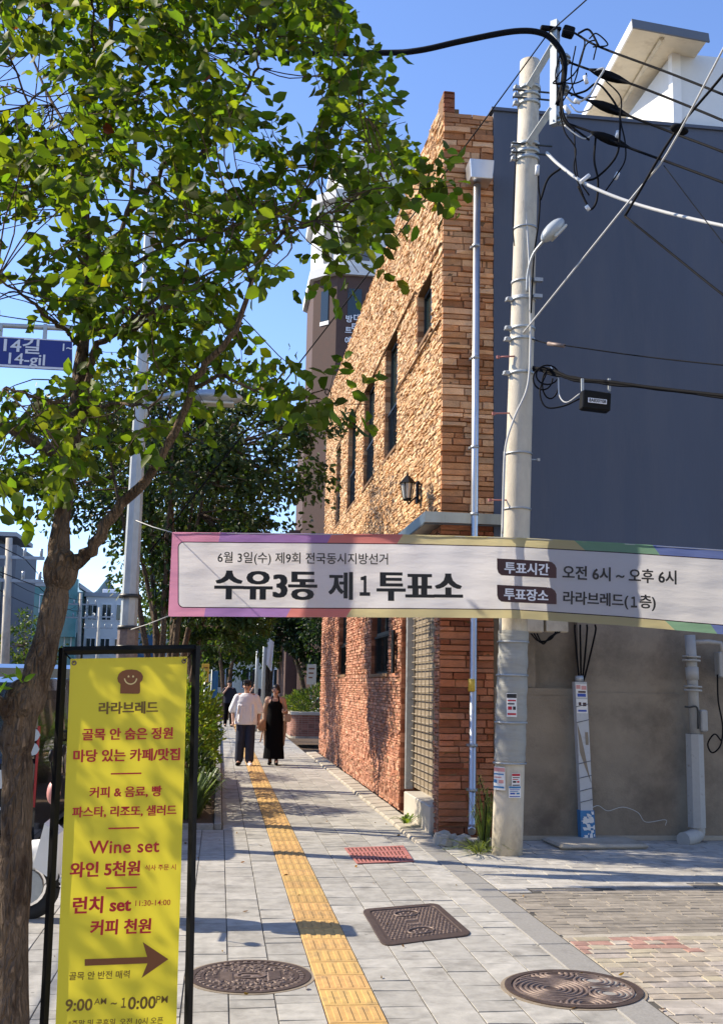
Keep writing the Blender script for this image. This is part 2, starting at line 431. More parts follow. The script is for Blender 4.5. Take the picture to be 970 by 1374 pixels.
pm('dark_wall', (.12, .13, .15), .7, var=.1, vs=.6)
pm('teal_glass', (.05, .19, .2), .15, var=.3, vs=.8, spec=.8)
pm('green_cross', (.01, .12, .05), .5, var=0)
pm('yellow_sign', (.7, .48, .06), .5, var=.05)
pm('blue_cloth', (.05, .2, .42), .7, var=.1)
pm('mountain', (.05, .085, .12), 1.0, var=.25, vs=.004, spec=0)
pm('white_cable', (.52, .52, .5), .6, var=.1)
pm('porcelain', (.42, .45, .45), .25, var=.1)
barkmat('bark', (.23, .165, .115), (.1, .065, .045))
barkmat('bark_pale', (.2, .15, .11), (.1, .07, .05))
leafmat('leaf_near', .5, (3.0, 3.0, .5), .55)
leafmat('leaf_mid', .3, (2.4, 2.2, .7))
leafmat('leaf_hedge', .35, (2.4, 2.2, .6))

# ------------------------------------------------------------------ structure: ground, road, pavements
def sheet(name, x0, x1, y0, y1, z, mat, kind='structure'):
    b = MB(); b.quad((x0, y0, z), (x1, y0, z), (x1, y1, z), (x0, y1, z)); return b.build(name, mat, kind=kind)
KX = -1.78                                       # road edge of the pavement
sheet('ground', -4000, 4000, -60, 8000, -.30, M['soil'])
sheet('road', -13.0, KX-.002, -20, 400, -.125, M['asphalt'])
rm = MB()
for i in range(40): rm.quad((-7.45, 4+i*8, -.121), (-7.3, 4+i*8, -.121), (-7.3, 7+i*8, -.121), (-7.45, 7+i*8, -.121))
rm.quad((-2.35, -5, -.121), (-2.22, -5, -.121), (-2.22, 300, -.121), (-2.35, 300, -.121))
rm.build('road_marking', M['white_paint'], kind='structure')
b = MB(); b.bb((-24, -20, -.3), (-13.0, 400, 0.0)); b.build('far_pavement', M['grout'], kind='structure')
b = MB(); b.bb((KX+.15, -6, -.30), (2.18, 200, -.0045)); b.build('pavement_base', M['grout'], kind='structure')
b = MB()
for i in range(60): b.box((KX+.074, -5+i*1.0+.5, -.146), (.146, .992, .30), bev=.012)
b.bb((KX+.001, 55.1, -.296), (KX+.147, 200, .003)); b.build('kerb', M['granite'], kind='structure')

def pavers(mb, x0, x1, y0, y1, w, lens, colf, rng, gap=.0075, ztop=0.0, alongx=False):
    a0, a1, c0, c1 = (x0, x1, y0, y1) if not alongx else (y0, y1, x0, x1)
    n = max(1, round((a1-a0)/w)); w = (a1-a0)/n
    for i in range(n):
        y = c0-rng.random()*.3
        while y < c1:
            L = rng.choice(lens); ya, yb = max(y, c0)+gap/2, min(y+L, c1)-gap/2; y += L
            if yb-ya < .03: continue
            xa, xb = a0+i*w+gap/2, a0+(i+1)*w-gap/2
            dz = [ztop+rng.uniform(-.0032, .0032) for _ in range(4)]
            e = .002
            if alongx: pts = [(ya, xa), (yb, xa), (yb, xb), (ya, xb)]
            else: pts = [(xa, ya), (xb, ya), (xb, yb), (xa, yb)]
            sx = [1, -1, -1, 1]; sy = [1, 1, -1, -1]
            T = [(p[0]+e*sx[k], p[1]+e*sy[k], dz[k]) for k, p in enumerate(pts)]
            E_ = [(p[0], p[1], ztop-.0015) for p in pts]; B_ = [(p[0], p[1], ztop-.02) for p in pts]
            col = colf((pts[0][0]+pts[2][0])/2, (pts[0][1]+pts[2][1])/2)
            if col is None: continue
            mb.add(T+E_+B_, [(0, 1, 2, 3)]+[(4+k, 4+(k+1) % 4, (k+1) % 4, k) for k in range(4)]+[(8+k, 8+(k+1) % 4, 4+(k+1) % 4, 4+k) for k in range(4)], col=col)
r_ = random.Random(11)
def grey(x, y):
    v = r_.uniform(.325, .425); return (v*1.0, v*.965, v*.88)
TX0, TX1 = .615, .918
pv = MB()
pavers(pv, KX+.15, TX0, 3.4, 12.95, .237, [.3, .3, .3, .45, .15], grey, r_)
pavers(pv, .10, TX0, 12.95, 52, .258, [.3, .3, .45], grey, r_)
pavers(pv, TX1, 2.18, 3.4, 52, .2525, [.3, .3, .3, .45, .2], grey, r_)
pv.build('pavement', M['paver'], kind='structure')
tp = MB()
y = 3.3
while y < 52:
    v = r_.uniform(.86, 1.1); c = (.52*v, .325*v*r_.uniform(.95, 1.04), .115*v)
    tp.box(((TX0+TX1)/2, y+.15, -.004), (.298, .294, .024), bev=.004, col=c)
    for k in range(4):
        tp.box((TX0+.052+k*.0665, y+.15, .0098), (.032, .255, .0075), top=.86, col=tuple(q*1.05 for q in c))
    y += .3
tp.build('tactile_paving', M['tactile'], kind='structure')
# granite edging between pavement and alley, then the alley paving in zones
ed = MB(); y = 3.3
while y < 11.5:
    L = 1.0 if y < 8 else .6
    ed.box((2.295, y+L/2, -.07), (.226, L-.012, .15), bev=.008); y += L
ed.build('edging', M['granite'], kind='structure')
ag = MB(); ag.bb((2.412, -6, -.3), (16, 12.45, -.0055)); ag.build('alley_base', M['grout'], kind='structure')
def alley_light(x, y):
    if y < 9.15+.12*(x-2.4)+.08*sin(x*9): return None
    v = r_.uniform(.36, .46); return (v, v*.96, v*.88)
def alley_brown(x, y):
    if y >= 9.15+.12*(x-2.4)+.08*sin(x*9) or y < 7.6+.015*(x-2.4): return None
    v = r_.uniform(.2, .29); return (v*1.08, v*.96, v*.8)
al = MB()
pavers(al, 2.42, 10, 8.9, 12.1, .2, [.3, .3, .4], alley_light, r_, alongx=True)
pavers(al, 2.42, 10, 7.58, 10.3, .105, [.24, .24, .3, .2], alley_brown, r_, alongx=True, gap=.007)
def mosaic(x, y):
    red = (y > 7.1+.12*sin(x*5)) and (math.sin(x*3.1)+.4 > -.2)
    v = r_.uniform(.85, 1.15)
    if red and r_.random() < .8: return (.36*v, .215*v, .175*v)
    return (.38*v, .335*v, .275*v*r_.uniform(.88, 1.08)) if r_.random() < .7 else (.36*v, .31*v, .25*v)
pavers(al, 2.42, 10, 6.02, 7.5, .115, [.16, .2, .25, .12], mosaic, r_, alongx=True, gap=.011, ztop=.001)
def alley_d(x, y):
    v = r_.uniform(.26, .38); return (v*1.08, v*.98, v*.86)
pavers(al, 2.42, 10, 3.4, 6.0, .13, [.22, .28, .2], alley_d, r_, alongx=True, gap=.01)
al.build('alley_paving', M['paver'], kind='structure')
b = MB(); P = []
for i in range(60):
    x = 2.43+i*.125; P.append((x, 7.54+r_.uniform(-.02, .02)+.015*(x-2.4)))
for i in range(59):
    (xa, ya), (xb, yb) = P[i], P[i+1]; h = r_.uniform(.025, .045)
    b.add([(xa, ya-h, -.004), (xb, yb-h, -.004), (xb, yb+h*.6, .004), (xa, ya+h*.6, .004)], [(0, 1, 2, 3)])
b.quad((2.42, 6.0, -.0035), (10, 6.0, -.0035), (10, 7.52, -.0035), (2.42, 7.52, -.0035)); b.build('mortar_strip', M['concrete'], kind='structure')
# sloped concrete strip along the foot of the building
b = MB(); rr = random.Random(4)
for i in range(36):
    ya = 11.75+i*.43
    b.box((2.335, ya+.21, -.02), (.28, .42, .085+rr.uniform(-.012, .012)), top=.9, rot=roty(rr.uniform(-.03, -.09)), bev=.015)
b.build('concrete_strip', M['concrete'], kind='structure')
# planting bed with its kerb
b = MB(); b.bb((-1.62, 13.05, -.03), (-.002, 60, .03)); b.build('planting_bed', M['soil'], kind='structure')
b = MB()
for i in range(48): b.box((.045, 13.0+i*.98+.5, .01), (.09, .97, .11), bev=.01)
for i in range(2): b.box((-.4-i*.8, 12.99, .01), (.79, .09, .11), bev=.01)
b.build('bed_kerb', M['granite'], kind='structure')

# ------------------------------------------------------------------ the stone building
BX, BY = 2.52, 12.21
bld = thing('stone_building', 'two storey building clad in orange ledge stone with a slate blue painted side wall', 'building', (BX, BY, 0))
UPW = [(12.9, 13.98, 6.25, 7.05), (15.6, 16.9, 5.3, 7.2), (18.08, 19.5, 5.3, 7.2), (20.65, 22.1, 5.3, 7.15), (23.4, 24.4, 5.3, 7.1)]
LOW = [(16.1, 18.0, 1.88, 3.4), (21.6, 23.1, 1.9, 3.4)]
DOOR = (12.55, 14.95, 0.0, 3.35)
HOLES = UPW+LOW+[DOOR]
YE, ZT = 27.0, 9.08
def free(a0, a1, z, holes):
    iv = [(a0, a1)]
    for h in holes:
        if h[2] < z < h[3]:
            nv = []
            for (p, q) in iv:
                if h[1] <= p or h[0] >= q: nv.append((p, q)); continue
                if h[0] > p: nv.append((p, h[0]))
                if h[1] < q: nv.append((h[1], q))
            iv = nv
    return iv
rs = random.Random(21)
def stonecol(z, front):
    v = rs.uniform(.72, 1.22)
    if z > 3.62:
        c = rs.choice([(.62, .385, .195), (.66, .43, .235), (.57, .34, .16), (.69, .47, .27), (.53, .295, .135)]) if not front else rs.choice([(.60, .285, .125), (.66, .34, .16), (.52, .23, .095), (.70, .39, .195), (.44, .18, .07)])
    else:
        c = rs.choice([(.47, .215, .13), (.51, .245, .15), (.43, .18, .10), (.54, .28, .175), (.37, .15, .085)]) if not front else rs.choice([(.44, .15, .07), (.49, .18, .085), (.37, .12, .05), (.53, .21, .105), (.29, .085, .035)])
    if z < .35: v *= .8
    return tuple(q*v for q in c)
def clad(mb, org, ud, nd, L, zt, holes, lens, dep, hr, front):
    z = 0.0
    zb = sorted(set([h[2] for h in holes]+[h[3] for h in holes]+[zt]))
    while z < zt-.005:
        h = rs.uniform(*hr)
        nz = [q for q in zb if q > z+.012]
        lim = nz[0] if nz else zt
        if z+h > lim-.02: h = lim-z
        if h > hr[1]*1.4: h = rs.uniform(*hr)
        for (a, b_) in free(0, L, z+h/2, holes):
            u = a
            while u < b_-.004:
                ln = rs.uniform(*lens)
                if u+ln > b_-.07: ln = b_-u
                g = .0025; d = rs.uniform(*dep); ua, ub = u+g, u+ln-g; za, zc = z+g, z+h-g
                j = lambda s_=.009: rs.uniform(-s_, s_)
                outer = []
                for (uu, zz) in ((ua, za), (ub, za), (ub, zc), (ua, zc)):
                    outer.append(org+ud*(uu+(.006 if uu == ua else -.006))+nd*(d+j())+V(0, 0, zz+(.005 if zz == za else -.005)))
                inner = [org+ud*uu+nd*(-.004)+V(0, 0, zz) for (uu, zz) in ((ua, za), (ub, za), (ub, zc), (ua, zc))]
                um = (ua+ub)/2+j(.05*ln/.3); mid1 = org+ud*um+nd*(d+j(.016))+V(0, 0, za+.005); mid2 = org+ud*um+nd*(d+j(.016))+V(0, 0, zc-.005)
                mb.add(outer+inner+[mid1, mid2], [(0, 8, 9, 3), (8, 1, 2, 9), (4, 5, 1, 8, 0), (5, 6, 2, 1), (6, 7, 3, 9, 2), (7, 4, 0, 3)], col=stonecol(z, front))
                u += ln
        z += h
st = MB()
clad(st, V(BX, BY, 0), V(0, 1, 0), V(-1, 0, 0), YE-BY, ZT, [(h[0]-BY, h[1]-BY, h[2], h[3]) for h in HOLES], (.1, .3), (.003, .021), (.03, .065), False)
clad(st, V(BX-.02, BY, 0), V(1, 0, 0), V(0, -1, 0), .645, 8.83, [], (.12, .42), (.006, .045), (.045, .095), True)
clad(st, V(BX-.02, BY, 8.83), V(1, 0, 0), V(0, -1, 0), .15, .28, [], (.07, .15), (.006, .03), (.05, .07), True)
for h in HOLES:                                  # stone returns on the far jambs (they face the street corner)
    z = h[2]
    while z < h[3]-.01:
        hh = min(rs.uniform(.05, .1), h[3]-z); d = rs.uniform(.005, .022)
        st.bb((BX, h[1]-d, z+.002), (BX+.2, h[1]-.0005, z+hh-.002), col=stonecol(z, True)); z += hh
st.build('stone_cladding', M['stone'], bld)
core = MB()
ys = sorted(set([BY, YE]+[q for h in HOLES for q in h[:2]])); zs = sorted(set([0, ZT-.02]+[q for h in HOLES for q in h[2:]]))
for i in range(len(ys)-1):
    for k in range(len(zs)-1):
        ym, zm = (ys[i]+ys[i+1])/2, (zs[k]+zs[k+1])/2
        if any(h[0] < ym < h[1] and h[2] < zm < h[3] for h in HOLES): continue
        core.quad((BX, ys[i], zs[k]), (BX, ys[i], zs[k+1]), (BX, ys[i+1], zs[k+1]), (BX, ys[i+1], zs[k]))
for h in HOLES:
    a, c, z0, z1 = h; X1 = BX+.3
    core.quad((BX, a, z0), (X1, a, z0), (X1, a, z1), (BX, a, z1)); core.quad((BX, c, z0), (BX, c, z1), (X1, c, z1), (X1, c, z0))
    core.quad((BX, a, z1), (X1, a, z1), (X1, c, z1), (BX, c, z1)); core.quad((BX, a, z0), (BX, c, z0), (X1, c, z0), (X1, a, z0))
core.quad((BX-.02, BY, 0), (BX-.02, BY, 8.8), (3.15, BY, 8.8), (3.15, BY, 0))
core.bb((BX-.018, BY+.002, 8.8), (BX+.13, BY+.3, 9.1))
core.bb((BX+.002, BY+.3, 8.7), (BX+.25, YE, ZT-.02))
core.quad((BX, YE, 0), (BX, YE, ZT), (15, YE, ZT), (15, YE, 0))
core.build('wall_core', M['stone_gap'], bld)
for (ya, yb, z) in ((14.0, 24.3, 7.13), (12.25, 15.6, 6.1), (12.25, 12.9, 7.1)):  # thin dark tubes running along the stone wall
    b = MB(); b.tube([V(BX-.032, ya, z), V(BX-.032, yb, z+.02)], .016, 6); b.build('wall_line', M['stone_gap'], bld)
b = MB(); b.bb((2.9, BY+.3, 8.55), (15, YE-.3, 8.6)); b.build('roof', M['concrete'], bld)
SX = 3.142
b = MB(); b.bb((SX, BY-.03, 2.62), (15, BY+.25, 8.885)); b.build('painted_wall', M['slate_paint'], bld)
b = MB(); b.bb((SX-.03, BY-.06, 8.887), (15, BY+.27, 8.93)); b.build('coping', M['slate_paint'], bld)
b = MB()
b.bb((SX, BY-.02, 0), (15, BY+.2, 1.66)); b.bb((4.16, BY+.005, 1.66), (15, BY+.2, 2.615))
b.bb((SX, BY+.12, 1.66), (4.16, BY+.2, 2.615)); b.bb((SX+.34, BY+.0, 1.705), (SX+.5, BY+.118, 2.61))
b.bb((SX, BY-.045, 1.62), (4.16, BY+.11, 1.70))
b.bb((SX-.0, BY-.05, 0), (4.13, BY-.021, 1.617))
b.build('concrete_wall', M['concrete_wall'], bld)
b = MB(); b.bb((SX+.0, BY-.06, -.02), (15, BY-.022, .045)); b.build('plinth', M['concrete'], bld)
def window(h, split=.42):
    a, c, z0, z1 = h; X = BX+.09
    fr = MB(); t = .05
    fr.bb((X, a, z0), (X+.06, a+t, z1)); fr.bb((X, c-t, z0), (X+.06, c, z1))
    fr.bb((X+.001, a+t, z1-t), (X+.059, c-t, z1)); fr.bb((X+.001, a+t, z0), (X+.059, c-t, z0+t))
    m = a+(c-a)*.5
    fr.bb((X+.002, m-.025, z0+t), (X+.058, m+.025, z1-t))
    zt = z0+(z1-z0)*split
    if z1-z0 > 1.2: fr.bb((X-.012, a+t, zt-.03), (X+.057, c-t, zt+.03))
    f = fr.build('window', M['dark_frame'], bld)
    p = MB(); p.bb((X+.03, a+.02, z0+.02), (X+.04, c-.02, z1-.02)); p.build('pane', M['glass'], f)
    s = MB(); s.bb((BX-.03, a-.03, z0-.05), (BX+.085, c+.03, z0-.002)); s.build('sill', M['stone_gap'], f)
    if z1-z0 > 1.2:
        g = MB()
        g.bb((X-.05, a+.03, zt-.06), (X-.03, c-.03, zt-.03))
        k = int((c-a)/.12)
        for i in range(1, k): g.bb((X-.046, a+i*(c-a)/k-.007, z0+.02), (X-.034, a+i*(c-a)/k+.007, zt-.06))
        g.build('railing', M['black_metal'], f)
for h in UPW+LOW: window(h)
# shuttered doorway
b = MB(); b.bb((BX+.17, DOOR[0], .33), (BX+.21, DOOR[1], 3.35)); sh = b.build('roller_shutter', M['shutter'], bld)
b = MB()
for i in range(30):
    z = .42+i*.1; b.cyl((BX+.13, DOOR[0]+.02, z), (BX+.13, DOOR[1]-.05, z), .0085, n=6)
for i in range(9):
    y = DOOR[0]+.15+i*.27; b.cyl((BX+.12, y, .36), (BX+.12, y, 3.3), .005, n=6)
b.build('grille', M['grille'], sh)
b = MB(); b.bb((BX+.06, DOOR[1]-.14, .3), (BX+.16, DOOR[1]-.024, 3.35)); b.build('guide_rail', M['steel_dull'], sh)
b = MB(); b.box((BX+.148, 13.15, 1.62), (.04, .16, .22), bev=.008); b.build('letter_box', M['dark_frame'], sh)
b = MB(); b.box((BX+.085, (DOOR[0]+13.9)/2+.12, .15), (.3, 1.75, .36), bev=.012); b.build('door_step', M['marble'], bld)
b = MB()
b.bb((BX-.24, BY-.2, 3.575), (BX-.002, 15.25, 3.70)); b.bb((BX-.001, BY-.2, 3.576), (SX+.13, BY-.062, 3.699))
lg = b.build('canopy_ledge', M['ledge_metal'], bld)
b = MB(); b.bb((BX-.25, BY-.21, 3.55), (SX+.14, BY-.2005, 3.565)); b.bb((BX-.25, BY-.2, 3.545), (BX-.2402, 15.26, 3.565)); b.build('ledge_trim', M['dark_frame'], lg)
# rain pipe and its hopper
dp = MB(); X0 = 2.9
top = aty(640, 248, 12.02); bot = aty(633, 1105, 12.02)
dp.tube([top, (top+bot)/2, bot, bot+V(-.02, -.06, -.05), bot+V(-.03, -.12, -.07)], .044, 12)
dpo = dp.build('drainpipe', M['steel'], bld)
b = MB(); c = aty(643, 233, 12.0); b.box(c, (.27, .26, .24), top=1.12, bev=.008); b.build('rain_hopper', M['steel'], dpo)
for yy in (330, 480, 600, 690, 1000, 1060):
    b = MB(); p = aty(639-.006*(yy-250), yy, 12.02); b.cyl(p-V(0, 0, .018), p+V(0, 0, .018), .05, n=12); b.bb(p+V(-.06, .03, -.012), p+V(.06, .11, .012))
    b.build('pipe_clip', M['steel_dull'], dpo)
b = MB(); p = aty(633.5, 917, 12.02); b.cyl(p-V(0, 0, .09), p+V(0, 0, .05), .0475, n=14); b.build('yellow_tape', M['yellow_sign'], dpo)

# wall lantern and the black plaque by the door
def lantern():
    w = V(BX-.045, 13.55, 4.2); c = V(2.34, 13.58, 4.22)
    t = thing('wall_lantern', 'small black wall lantern on the sunlit orange stone wall above the metal ledge', 'lantern', w)
    b = MB(); b.box(w+V(-.005, 0, .0), (.03, .11, .3), bev=.008); b.build('back_plate', M['black_metal'], t)
    b = MB(); b.tube(smoothpath([w+V(-.02, 0, -.06), w+V(-.09, .01, -.12), c+V(.02, 0, -.17), c+V(0, 0, -.12)]), .011, 8); b.build('bracket_arm', M['black_metal'], t)
    b = MB()
    b.cyl(c+V(0, 0, -.13), c+V(0, 0, -.1), .05, .065, n=6)
    for k in range(6):
        a = k*pi/3; e0 = c+V(.06*cos(a), .06*sin(a), -.1); e1 = c+V(.095*cos(a), .095*sin(a), .1); b.cyl(e0, e1, .007, n=5)
    b.cyl(c+V(0, 0, .1), c+V(0, 0, .2), .125, .03, n=6, smooth=False); b.cyl(c+V(0, 0, .2), c+V(0, 0, .26), .02, .004, n=6); b.build('cage', M['black_metal'], t)
    b = MB(); b.cyl(c+V(0, 0, -.098), c+V(0, 0, .098), .055, .088, n=6, smooth=False); b.build('glass_shade', M['lens'], t)
lantern()
b = MB(); b.box((BX-.055, 15.35, 2.18), (.035, .17, .62), bev=.008)
b.build('wall_plaque', M['black_metal'], label='narrow black plaque on the stone wall between the doorway and the ground floor window', cat='plaque', origin=(BX-.055, 15.35, 1.87))

# hut on the roof
def roof_hut():
    t = thing('rooftop_hut', 'white rooftop hut with wide beige eaves above the slate blue wall', 'hut', (6.6, 14.5, 8.6))
    c0 = V(6.6, 14.5)
    b = MB(); b.bb((6.6, 14.5, 8.6), (11.5, 22, 11.5)); b.build('wall', M['white_wall'], t)
    b = MB(); b.bb((6.56, 14.46, 8.6), (6.7, 14.6, 11.7)); b.build('corner_post', M['white_paint'], t)
    A = aty(850, 36, 13.9); Bp = aty(948, 55, 13.9); D = aty(783, 160, 17.6); ext = (D-A)/(17.6-13.9)
    D2 = A+ext*6; slope = (Bp-A)
    E2 = A+slope*1.0
    th = V(0, 0, .07)
    # soffit plane from the front left corner, back along the eave, and across
    far = A+V(5.6, 0, 0)+V(0, 0, slope[2]/slope[0]*5.6)
    b = MB(); P = [A, Bp, Bp+ext*6, D2]; b.prism([P[0], P[3], P[2], P[1]], V(0, 0, .08), ); b.build('eave', M['beige_panel'], t, fixn=True)
    b = MB(); b.prism([A+V(-.03, -.03, -.03), Bp+V(.03, -.03, -.03), Bp+V(.03, .0, .13), A+V(-.03, 0, .13)], V(0, .03, 0)); b.build('fascia', M['dark_wall'], t, fixn=True)
    b = MB(); b.prism([A+V(-.03, 0, -.03), D2+V(-.03, 0, -.03), D2+V(-.03, 0, .12), A+V(-.03, 0, .12)], V(.026, 0, 0)); b.build('side_fascia', M['white_paint'], t, fixn=True)
    b = MB()
    q0 = A+(Bp-A)*.42+V(0, 0, -.03); b.tube([q0+ext*.15, q0+ext*5], .035, 4, smooth=False)
    b.build('eave_rib', M['beige_panel'], t)
    b = MB(); b.cyl((6.75, 14.42, 10.2), (11, 14.42, 10.2), .06, n=8); b.build('gutter', M['dark_frame'], t)
roof_hut()

# ------------------------------------------------------------------ church tower
def tower():
    Y = 45.0; cx, cy = 6.35, 47.6
    t = thing('church_tower', 'tall brown brick church tower with a white belfry behind the stone building', 'tower', (cx, cy, 0))
    def octa(R, z, ch=.95): 
        e = R-ch; return [V(cx-R, cy-e, z), V(cx-e, cy-R, z), V(cx+e, cy-R, z), V(cx+R, cy-e, z), V(cx+R, cy+e, z), V(cx+e, cy+R, z), V(cx-e, cy+R, z), V(cx-R, cy+e, z)]
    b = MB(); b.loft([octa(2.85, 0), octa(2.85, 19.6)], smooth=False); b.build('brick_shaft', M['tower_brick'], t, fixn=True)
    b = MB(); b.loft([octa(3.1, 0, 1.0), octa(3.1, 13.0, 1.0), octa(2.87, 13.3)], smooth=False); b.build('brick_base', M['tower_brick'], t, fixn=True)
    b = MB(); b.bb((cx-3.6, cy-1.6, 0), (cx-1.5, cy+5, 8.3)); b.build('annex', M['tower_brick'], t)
    b = MB(); b.loft([octa(3.05, 19.6), octa(3.05, 20.0)], smooth=False); b.loft([octa(2.75, 20.0), octa(2.75, 23.2)], smooth=False); b.loft([octa(3.0, 23.2), octa(3.0, 23.6), octa(2.0, 24.4)], smooth=False)
    b.loft([octa(1.9, 24.4, .6), octa(1.9, 25.6, .6), octa(2.1, 25.7, .6), octa(2.1, 25.9, .6), octa(.9, 26.8, .3), octa(.15, 27.6, .05)], smooth=False)
    b.build('belfry', M['white_wall'], t, fixn=True)
    # belfry louvres, slit windows
    fd = unit(V(-1, -1, 0)); fu = unit(V(1, -1, 0))
    cf = V(cx-2.85+.475, cy-2.85+.475, 0)
    def slit(c, u, n, w, z0, z1, nm, m):
        b = MB(); P = [c-u*w/2+V(0, 0, z0), c+u*w/2+V(0, 0, z0), c+u*w/2+V(0, 0, z1), c-u*w/2+V(0, 0, z1)]
        b.prism([p-n*.1 for p in P], n*.13); b.build(nm, m, t, fixn=True)
    slit(cf, fu, fd, .42, 17.6, 19.0, 'slit_window', M['glass'])
    slit(cf, fu, fd, .5, 17.4, 17.58, 'window_sill', M['white_paint'])
    slit(V(cx-1.1, cy-2.85, 0), V(1, 0, 0), V(0, -1, 0), .62, 17.6, 19.0, 'slit_window', M['glass'])
    slit(V(cx-.9, cy-2.75, 0), V(1, 0, 0), V(0, -1, 0), .9, 20.4, 22.6, 'louvre', M['dark_wall'])
    cf2 = V(cx-2.75+.475, cy-2.75+.475, 0); slit(cf2, fu, fd, .5, 20.4, 22.6, 'louvre', M['dark_wall'])
    yy = cy-2.86; n = V(0, -1, 0)
    b = MB()
    def ch(c, px, py, w=9):
        a = aty(px-w/2, py, yy); d = aty(px+w/2, py, yy); a[2] = d[2] = (a[2]+d[2])/2
        put_text(b, c, a, d, n, .02, lift=.03)
    for c, px, py in (('방', 468.5, 428), ('대', 479, 427), ('터', 476.5, 439), ('트', 467.5, 443), ('예', 467, 457)): ch(c, px, py)
    b.build('lettering', M['white_ink'], t)
tower()
# ------------------------------------------------------------------ utility pole
def pc(z): return V(3.009+.0339*z, 11.14, z)
def pr(z): return .160-.0049*z
def zof(y): return aty(695, y, 11.0)[2]
up = thing('utility_pole', 'tall leaning concrete utility pole with wrapped base and crossarm beside the stone building', 'utility pole', (3.009, 11.14, 0))
b = MB(); zs_ = [-.1, .5, 1.5, 3, 4.5, 6, 7.5, 8.93]
b.tube([pc(z) for z in zs_], [pr(z) for z in zs_], 28); b.build('shaft', M['pole_concrete'], up)
b = MB(); zs_ = [zof(1022)+i*.045 for i in range(31)]; rq = random.Random(3)
b.tube([pc(z) for z in zs_], [pr(z)+.009+.004*sin(z*23)+rq.uniform(-.003, .003) for z in zs_], 26, cap=False); b.build('wrap', M['wrap'], up)
def band(y, h=.022, mat='steel_dull', extra=True, out=.012):
    z = zof(y); c = pc(z); b = MB()
    b.cyl(c-V(0, 0, h/2), c+V(0, 0, h/2), pr(z)+out, n=28)
    o = b.build('band', M[mat], up)
    if extra:
        b = MB(); b.box(c+V(-pr(z)-.035, -.02, 0), (.075, .05, .05), bev=.008); b.cyl(c+V(-pr(z)-.06, -.09, 0), c+V(-pr(z)-.06, .05, 0), .009, n=6); b.build('clamp', M['steel_dull'], o)
for y in (861, 906, 970, 1025): band(y, .018, 'steel_dull', False, .02)
for y in (397, 436, 451, 497): band(y, .03, 'galv')
for y in (606, 681, 300): band(y, .018, 'steel_dull', False)
for y in (110, 120, 131, 187, 197, 206): band(y, .04, 'galv', True, .016)
for (ya, xx) in ((128, 1), (190, 1), (118, 1), (202, 1)):
    z = zof(ya); c = pc(z); b = MB(); b.cyl(c+V(-.22, -.10, 0), c+V(.26, -.10, 0), .011, n=6); b.build('bolt', M['dark_frame'], up)
for (x0, y0, x1, y1) in ((662, 555, 690, 554), (657, 671, 690, 671), (700, 616, 722, 617), (690, 478, 668, 479)):
    b = MB(); p0, p1 = aty(x0, y0, 11.05), aty(x1, y1, 11.12); b.cyl(p0, p1, .009, n=6); e = p0 if x0 < 700 else p1; e = aty(x0, y0, 11.05) if (x0 < x1 and x0 < 700) else p1
    b.box(e, (.03, .03, .03)); b.build('step_bolt', M['grate_red'] if x0 < 700 else M['steel_dull'], up)
ch = MB(); A, B_ = aty(744.5, 29, 10.75), aty(743.5, 168, 10.75)
ch.tube([A, B_], .058, 4, smooth=False); crs = ch.build('crossarm', M['galv'], up)
for (p, q) in (((709, 116), (741, 62)), ((709, 192), (740, 146))):
    b = MB(); b.tube([aty(*p, 11.0), aty(*q, 10.77)], .05, 4, smooth=False); b.build('brace', M['galv'], crs)
for (x, y) in ((762, 82), (760, 122), (757, 163)):
    c = aty(x, y, 10.72); b = MB()
    ax = V(.06, 0, .0)
    for k, (rr_, o) in enumerate(((.035, -.5), (.062, .0), (.04, .5), (.058, 1.0), (.035, 1.5))):
        b.cyl(c+V(-.03, 0, -.045+k*.025), c+V(-.03, 0, -.02+k*.025), rr_, rr_*.85, n=12)
    b.cyl(c+V(-.14, 0, 0), c+V(.03, 0, 0), .014, n=6); b.build('insulator', M['porcelain'], crs)
c = aty(762, 43, 10.72); b = MB(); b.box(c, (.13, .1, .12), rot=roty(.2), bev=.015); b.box(c+V(-.16, 0, .02), (.14, .06, .03)); b.build('top_clamp', M['black_rubber'], crs)
c = aty(733, 38, 10.72); b = MB(); b.box(c, (.14, .06, .05), bev=.01); b.build('cable_clamp', M['black_rubber'], crs)
def sticker(xa, ya, xb, yb, cols, Y=10.94, seed=1, par=None):
    rs_ = random.Random(seed)
    c = aty((xa+xb)/2, (ya+yb)/2, Y); par = par or up
    b = MB(); px = 1/FPX*11; n = 5; zt, zb = aty(xa, ya, Y)[2], aty(xa, yb, Y)[2]
    def pt(x, z):
        p = aty(x, (ya+yb)/2, Y); 
        if par is up:
            cc = pc(z); dx = p[0]-cc[0]; r = pr(z)+.022; dx = max(-r*.98, min(r*.98, dx)); return V(cc[0]+dx, cc[1]-math.sqrt(r*r-dx*dx), z)
        return V(p[0], Y, z)
    for i in range(n):
        x0, x1 = xa+(xb-xa)*i/n, xa+(xb-xa)*(i+1)/n; b.quad(pt(x0, zb), pt(x1, zb), pt(x1, zt), pt(x0, zt))
    L = V(0, -.0015, 0); h = zt-zb
    for k, (f0, f1, e0, e1, m_) in enumerate(((.8, .97, .03, .97, 1), (.66, .72, .1, .9, 2), (.52, .58, .1, .75, 1), (.3, .44, .12, .5, 2), (.3, .44, .6, .88, 1), (.08, .16, .08, .92, 2))):
        for i in range(n):
            u0, u1 = e0+(e1-e0)*i/n, e0+(e1-e0)*(i+1)/n; x0, x1 = xa+(xb-xa)*u0, xa+(xb-xa)*u1
            b.quad(pt(x0, zb+h*f0)+L, pt(x1, zb+h*f0)+L, pt(x1, zb+h*f1)+L, pt(x0, zb+h*f1)+L, mi=m_)
    return b.build('sticker', [M['white_paint'], M[cols[0]], M[cols[1]]], par)
